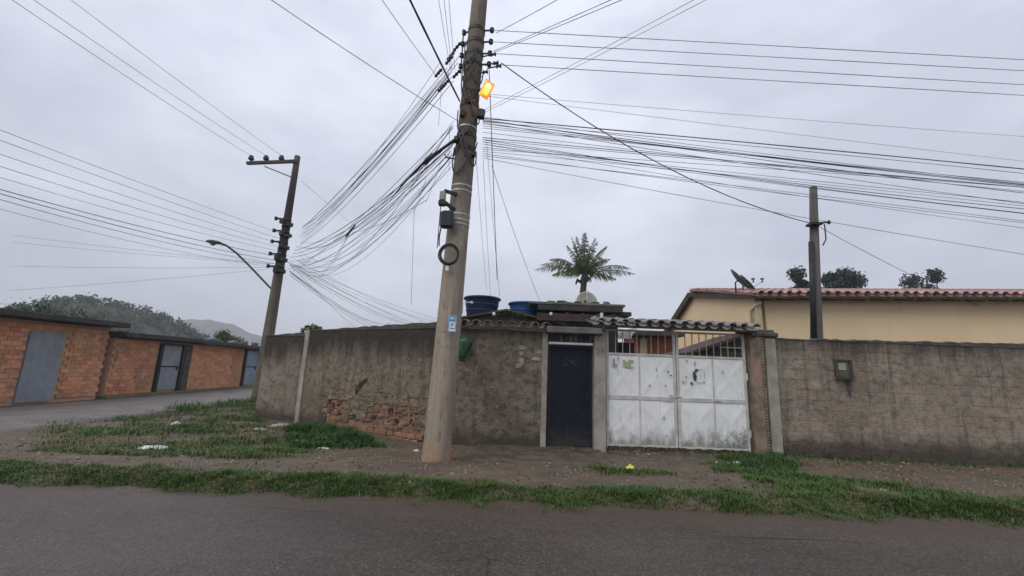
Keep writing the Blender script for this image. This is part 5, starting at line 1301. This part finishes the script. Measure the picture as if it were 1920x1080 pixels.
# plain rendered house nearer along the same street
ph = thing('brick_house', 'plain brick house with a dark slab roof nearest along the side street', 'house', (FX-2, 11.5, 0))
mb = MB(); mb.box((FX-2.12, 11.4, 1.1), (4.0, 6.0, 2.4)); mb.build('wall_core', M['mortar_o'], ph)
mb = MB(); mb.box((FX-1.9, 11.4, 2.42), (4.7, 6.3, .17), bev=.02); mb.build('roof_slab', M['slab_d'], ph)
brick_face(ph, FX-.09, 8.5, 14.35, .10, 17, lambda y, z: (11.9 < y < 13.1 and z < 2.06) or (9.45 < y < 10.95 and .86 < z < 1.9))
mb = MB(); mb.box((FX-.10, 12.5, 1.03), (.1, .95, 1.95)); d_ = mb.build('metal_door', M['glass_d'], ph)
mb = MB(); mb.box((FX-.10, 10.2, 1.4), (.1, 1.2, .86)); d_ = mb.build('window', M['glass_b'], ph); mb = MB(); mb.box((FX-.04, 10.2, .93), (.2, 1.36, .06)); mb.build('sill', M['lintel'], d_)

# weeds on the end post
pp = at(583, 614, 10.95)
gtuft = thing('wall_plant', 'small green plant growing on top of the concrete post', 'plant', (pp.x, 10.98, 2.22))
leaf_cloud('foliage', M['shrub'], [(pp.x-.1, 11.0, 2.29), (pp.x+.06, 11.0, 2.30), (pp.x+.2, 11.0, 2.27), (pp.x-.25, 11.03, 2.24)], [.1, .11, .09, .06], 420, .035, gtuft, 33)
mb = MB()
for i in range(6): mb.tube([(pp.x+.04*i-.1, 11.0, 2.18), (pp.x+.05*i-.14, 10.99, 2.3)], .006, 4)
mb.build('stems', M['bark'], gtuft)

# ------------------------------------------------------------------ grass
def inpoly(x, y, poly):
    c = np.zeros(len(x), bool); n = len(poly)
    for i in range(n):
        x0, y0 = poly[i]; x1, y1 = poly[(i+1) % n]
        cond = ((y0 > y) != (y1 > y))
        with np.errstate(divide='ignore', invalid='ignore'):
            c ^= cond & (x < (x1-x0)*(y-y0)/(y1-y0+1e-12)+x0)
    return c
def grass(name, label, mat, poly, dens, h, seed, thr=.42, sc=1.3, soft=.12, w=.006, lean=.5, avoid=None):
    g = np.random.default_rng(seed); P = np.array(poly); lo = P.min(0)-.2; hi = P.max(0)+.2
    N = int((hi-lo).prod()*dens); x = lo[0]+g.random(N)*(hi[0]-lo[0]); y = lo[1]+g.random(N)*(hi[1]-lo[1])
    jx = g.normal(size=N)*.10; jy = g.normal(size=N)*.07
    wx = x+(fbm(x*2.2, y*2.2, 70)-.5)*.7+(fbm(x*7, y*7, 75)-.5)*.3+jx; wy = y+(fbm(x*2.2, y*2.2, 90)-.5)*.45+(fbm(x*7, y*7, 95)-.5)*.2+jy
    keep = inpoly(wx, wy, poly)
    f = .62*fbm(x*sc, y*sc*1.5, seed+4)+.38*fbm(x*sc*4.5, y*sc*4.5, seed+6)
    keep &= g.random(N) < np.clip((f-thr)/soft, 0, 1)**1.3
    x = x[keep]; y = y[keep]; N = len(x); z = gz(x, y)-.01
    hh = h*(.3+1.0*g.random(N)**1.5)*(.25+1.5*fbm(x*3.5, y*3.5, seed+9)**1.4*1.3); a = g.random(N)*6.283
    d = np.stack([np.cos(a), np.sin(a)], -1); ln = lean*(.2+g.random(N))
    s = np.stack([-d[:, 1], d[:, 0]], -1)*(w*(.6+.8*g.random(N)))[:, None]
    p = np.stack([x, y], -1)
    m = p+d*(ln*hh*.35)[:, None]; t = p+d*(ln*hh*1.1)[:, None]
    V = np.empty((N, 5, 3)); V[:, 0, :2] = p-s; V[:, 1, :2] = p+s; V[:, 2, :2] = m+s*.8; V[:, 3, :2] = m-s*.8; V[:, 4, :2] = t
    V[:, 0, 2] = z; V[:, 1, 2] = z; V[:, 2, 2] = z+hh*.6; V[:, 3, 2] = z+hh*.6; V[:, 4, 2] = z+hh*(1-.25*ln)
    b0 = (np.arange(N)*5)[:, None]
    F = np.concatenate([b0+np.array([[0, 1, 2]]), b0+np.array([[0, 2, 3]]), b0+np.array([[3, 2, 4]])])
    o = np_mesh(name, V.reshape(-1, 3), F, mat); tag(o, label, 'grass', None, 'stuff'); return o
def gpoly(pts): return [tuple(gp(x, y, .04)[:2]) for x, y in pts]
strip = [(-14, 5.22), (-3, 5.16), (0, 5.08), (3, 5.10), (6, 5.10), (14, 5.1), (14, 5.95), (6, 5.85), (3, 5.70), (0, 5.66), (-3, 5.74), (-14, 5.8)]
grass('verge_grass', 'green grass strip along the edge of the wet road', M['grass'], strip, 17000, .062, 1, .22, 1.7, .36, .004, 1.1)
grass('verge_grass', 'scattered dry blades along the grass strip by the road', M['grass_dry'], strip, 5000, .06, 2, .38, 1.4, .35, .004, 1.2)
A = gpoly([(100, 790), (288, 768), (390, 757), (485, 748), (500, 785), (560, 800), (570, 830), (430, 828), (300, 812), (100, 815)])
grass('grass_patch', 'patchy grass in front of the left end wall', M['grass'], A, 4200, .09, 3, .40, .9, .33, .006, 1.0)
B = gpoly([(60, 832), (288, 828), (470, 818), (560, 815), (620, 834), (520, 858), (380, 862), (288, 855), (60, 850)])
grass('grass_patch', 'rough grass band on the dirt left of the tall pole', M['grass'], B, 7500, .07, 4, .35, 1.1, .33, .005, 1.1)
grass('grass_patch', 'dry straw coloured blades mixed through the left grass', M['grass_dry'], gpoly([(60, 785), (288, 768), (485, 748), (500, 785), (570, 815), (520, 858), (288, 858), (60, 850)]), 900, .10, 14, .40, 1.0, .3, .006, 1.1)
Cc = gpoly([(548, 805), (575, 795), (625, 803), (690, 822), (720, 833), (600, 836), (555, 825)])
grass('lush_grass', 'lush dark green grass against the brick patch of the left wall', M['grass_d'], Cc, 8500, .12, 5, .30, 1.8, .35, .006, 1.0)
D = gpoly([(1395, 846), (1445, 846), (1500, 882), (1640, 912), (1900, 935), (1900, 975), (1632, 958), (1490, 935), (1400, 908), (1350, 882), (1330, 862)])
grass('grass_patch', 'bright grass spreading from the grey post down to the road', M['grass'], D, 13000, .075, 6, .36, 1.2, .34, .0045, 1.1)
grass('lush_grass', 'taller tuft of grass at the foot of the gate pillars', M['grass_d'], gpoly([(1395, 838), (1440, 838), (1475, 868), (1500, 890), (1430, 890), (1385, 868)]), 9000, .11, 7, .33, 1.5, .35, .005, 1.1)
grass('grass_patch', 'small grass patch beside the yellow wrapper', M['grass'], gpoly([(1090, 872), (1180, 878), (1262, 887), (1240, 896), (1120, 890)]), 5000, .075, 8, .25, 2, .2)
grass('weeds', 'thin weeds along the foot of the white gate', M['grass_dry'], [(3.6, 8.35), (4.85, 8.35), (4.85, 8.76), (3.6, 8.74), (2.1, 8.72), (2.1, 8.62)], 1700, .10, 9, .42, 2.5, .2)
grass('weeds', 'low weeds along the foot of the right block wall', M['grass_d'], [(5.5, 8.55), (13, 8.6), (13, 8.79), (5.5, 8.78)], 2200, .09, 10, .40, 1.6, .2)
grass('weeds', 'sparse blades dotted over the bare dirt footway', M['grass_dry'], [(-8, 5.8), (9, 5.8), (9, 8.5), (-.5, 8.5), (-8, 10.5)], 260, .05, 11, .50, 1.0, .1)
grass('weeds', 'weeds along the far edge of the side street', M['grass'], [(-9.3, 12), (-8.7, 12), (-8.9, 18), (-9.2, 18)], 700, .18, 12, .3, 1.0, .2, .012)

# ------------------------------------------------------------------ litter
def crumple(name, label, px, py, w, h, d, mat, cat, seed, group=None):
    rr = random.Random(seed); c = gp(px, py, .06); c.z = GZ(c.x, c.y)
    N = 6; vs = []; fs = []
    for i in range(N+1):
        for j in range(N+1):
            vs.append(c+Vector(((i/N-.5)*w+rr.uniform(-.1, .1)*w/3, (j/N-.5)*d+rr.uniform(-.1, .1)*d/3, h*(.25+.75*rr.random())*(1-.6*(abs(i/N-.5)+abs(j/N-.5))))))
    for i in range(N):
        for j in range(N):
            a = i*(N+1)+j; fs.append((a, a+N+1, a+N+2, a+1))
    k = len(vs); vs2 = [v-Vector((0, 0, .012)) for v in vs]
    fs2 = [tuple(q+k for q in f[::-1]) for f in fs]
    mb = MB(); mb.add(vs+vs2, fs+fs2); tag(mb.build(name, mat), label, cat, group)
crumple('wrapper', 'crumpled yellow wrapper on the small grass patch in front of the gate', 1182, 880, .14, .10, .10, M['yellow'], 'wrapper', 1)
crumple('paper_scrap', 'white paper scrap among the weeds at the right foot of the gate', 1383, 864, .15, .07, .10, M['paper'], 'paper', 2)
crumple('paper_scrap', 'small white scrap left of the gate weeds', 1343, 862, .05, .05, .05, M['paper'], 'paper', 12)
crumple('paper_scrap', 'thin white scrap on the dirt below the lush grass', 607, 833, .20, .03, .08, M['paper'], 'paper', 3)
crumple('paper_scrap', 'white scrap at the foot of the tall pole on its left', 781, 838, .09, .06, .07, M['paper'], 'paper', 4)
crumple('plastic_cup', 'white crumpled cup standing out on the grass at the far left', 330, 792, .16, .13, .12, M['paper'], 'cup', 5)
crumple('plastic_sheet', 'pale plastic sheet lying at the left end of the grass band', 292, 838, .42, .07, .2, M['teal'], 'plastic sheet', 6)
crumple('rubble_heap', 'pale broken rubble slab at the foot of the concrete post', 528, 798, .52, .10, .3, M['pier'], 'rubble', 7)
crumple('rubble_heap', 'small pale rubble piece left of the larger slab by the post', 488, 806, .26, .08, .2, M['pier'], 'rubble', 8)
crumple('paper_scrap', 'orange and white scrap in the grass band below the rubble', 483, 831, .10, .05, .08, M['tile_p'], 'paper', 9)
crumple('paper_scrap', 'small white scrap right of the orange scrap in the grass band', 508, 832, .07, .05, .06, M['paper'], 'paper', 10)
crumple('paper_scrap', 'small pale scrap beside the lush grass near the post', 557, 821, .06, .06, .06, M['paper'], 'paper', 11)
g = np.random.default_rng(8); N = 5200
x = -8+g.random(N)*16; y = 5.6+g.random(N)*3.0; keep = fbm(x*.8, y*.8, 44) > .47; x = x[keep]; y = y[keep]; N = len(x)
oct_ = np.array([(1, 0, 0), (0, 1, 0), (-1, 0, 0), (0, -1, 0), (0, 0, .7), (0, 0, -.4)], float); of = np.array([(0, 1, 4), (1, 2, 4), (2, 3, 4), (3, 0, 4), (1, 0, 5), (2, 1, 5), (3, 2, 5), (0, 3, 5)])
sz = .006+.03*g.random(N)**4; V = oct_[None]*sz[:, None, None]*(.7+.6*g.random((N, 6, 1)))+np.stack([x, y, gz(x, y)+.003], -1)[:, None, :]
tag(np_mesh('gravel', V.reshape(-1, 3), (np.arange(N)*6)[:, None, None].repeat(8, 1).repeat(3, 2).reshape(-1, 3)+np.tile(of, (N, 1)), simple('gravel', (.24, .20, .16), (.15, .12, .10), 30, .9, 0)), kind='stuff', label='loose gravel on the dirt footway')

g = np.random.default_rng(18); N = 2600
x = -9+g.random(N)*18; y = 5.3+g.random(N)*3.6; keep = fbm(x*1.1, y*1.1, 64) > .46; x = x[keep]; y = y[keep]; N = len(x)
a = g.random(N)*6.283; l = .012+.022*g.random(N); z = np.maximum(gz(x, y), np.where((y > 7.0) & (x > -.6) & (x < 4.6), .012, -1))+.006
u = np.stack([np.cos(a)*l, np.sin(a)*l, .01*g.normal(size=N)], -1); v = np.stack([-np.sin(a)*l*.45, np.cos(a)*l*.45, .008*g.normal(size=N)], -1); p = np.stack([x, y, z], -1)
tag(np_mesh('leaf_litter', np.stack([p-u, p+v, p+u, p-v], 1).reshape(-1, 3), np.arange(N*4).reshape(-1, 4), leaf_mat('fallen leaf', (.16, .10, .04), (.32, .24, .13), (.08, .055, .03))), kind='stuff', label='fallen brown leaves scattered over the footway')
# ------------------------------------------------------------------ haze
mb = MB(); mb.box((0, 385, 34), (1500, 1050, 71))
hz = mb.build('haze', None); tag(hz, kind='stuff', label='thin damp air greying the far hill')
hm_ = bpy.data.materials.new('haze'); hm_.use_nodes = True; ht = hm_.node_tree; ht.nodes.clear()
ho = ht.nodes.new('ShaderNodeOutputMaterial'); hv = ht.nodes.new('ShaderNodeVolumePrincipled')
hv.inputs['Color'].default_value = (.93, .95, 1, 1); hv.inputs['Density'].default_value = .0011; hv.inputs['Anisotropy'].default_value = 0.0
ht.links.new(hv.outputs[0], ho.inputs['Volume']); hz.data.materials.append(hm_)
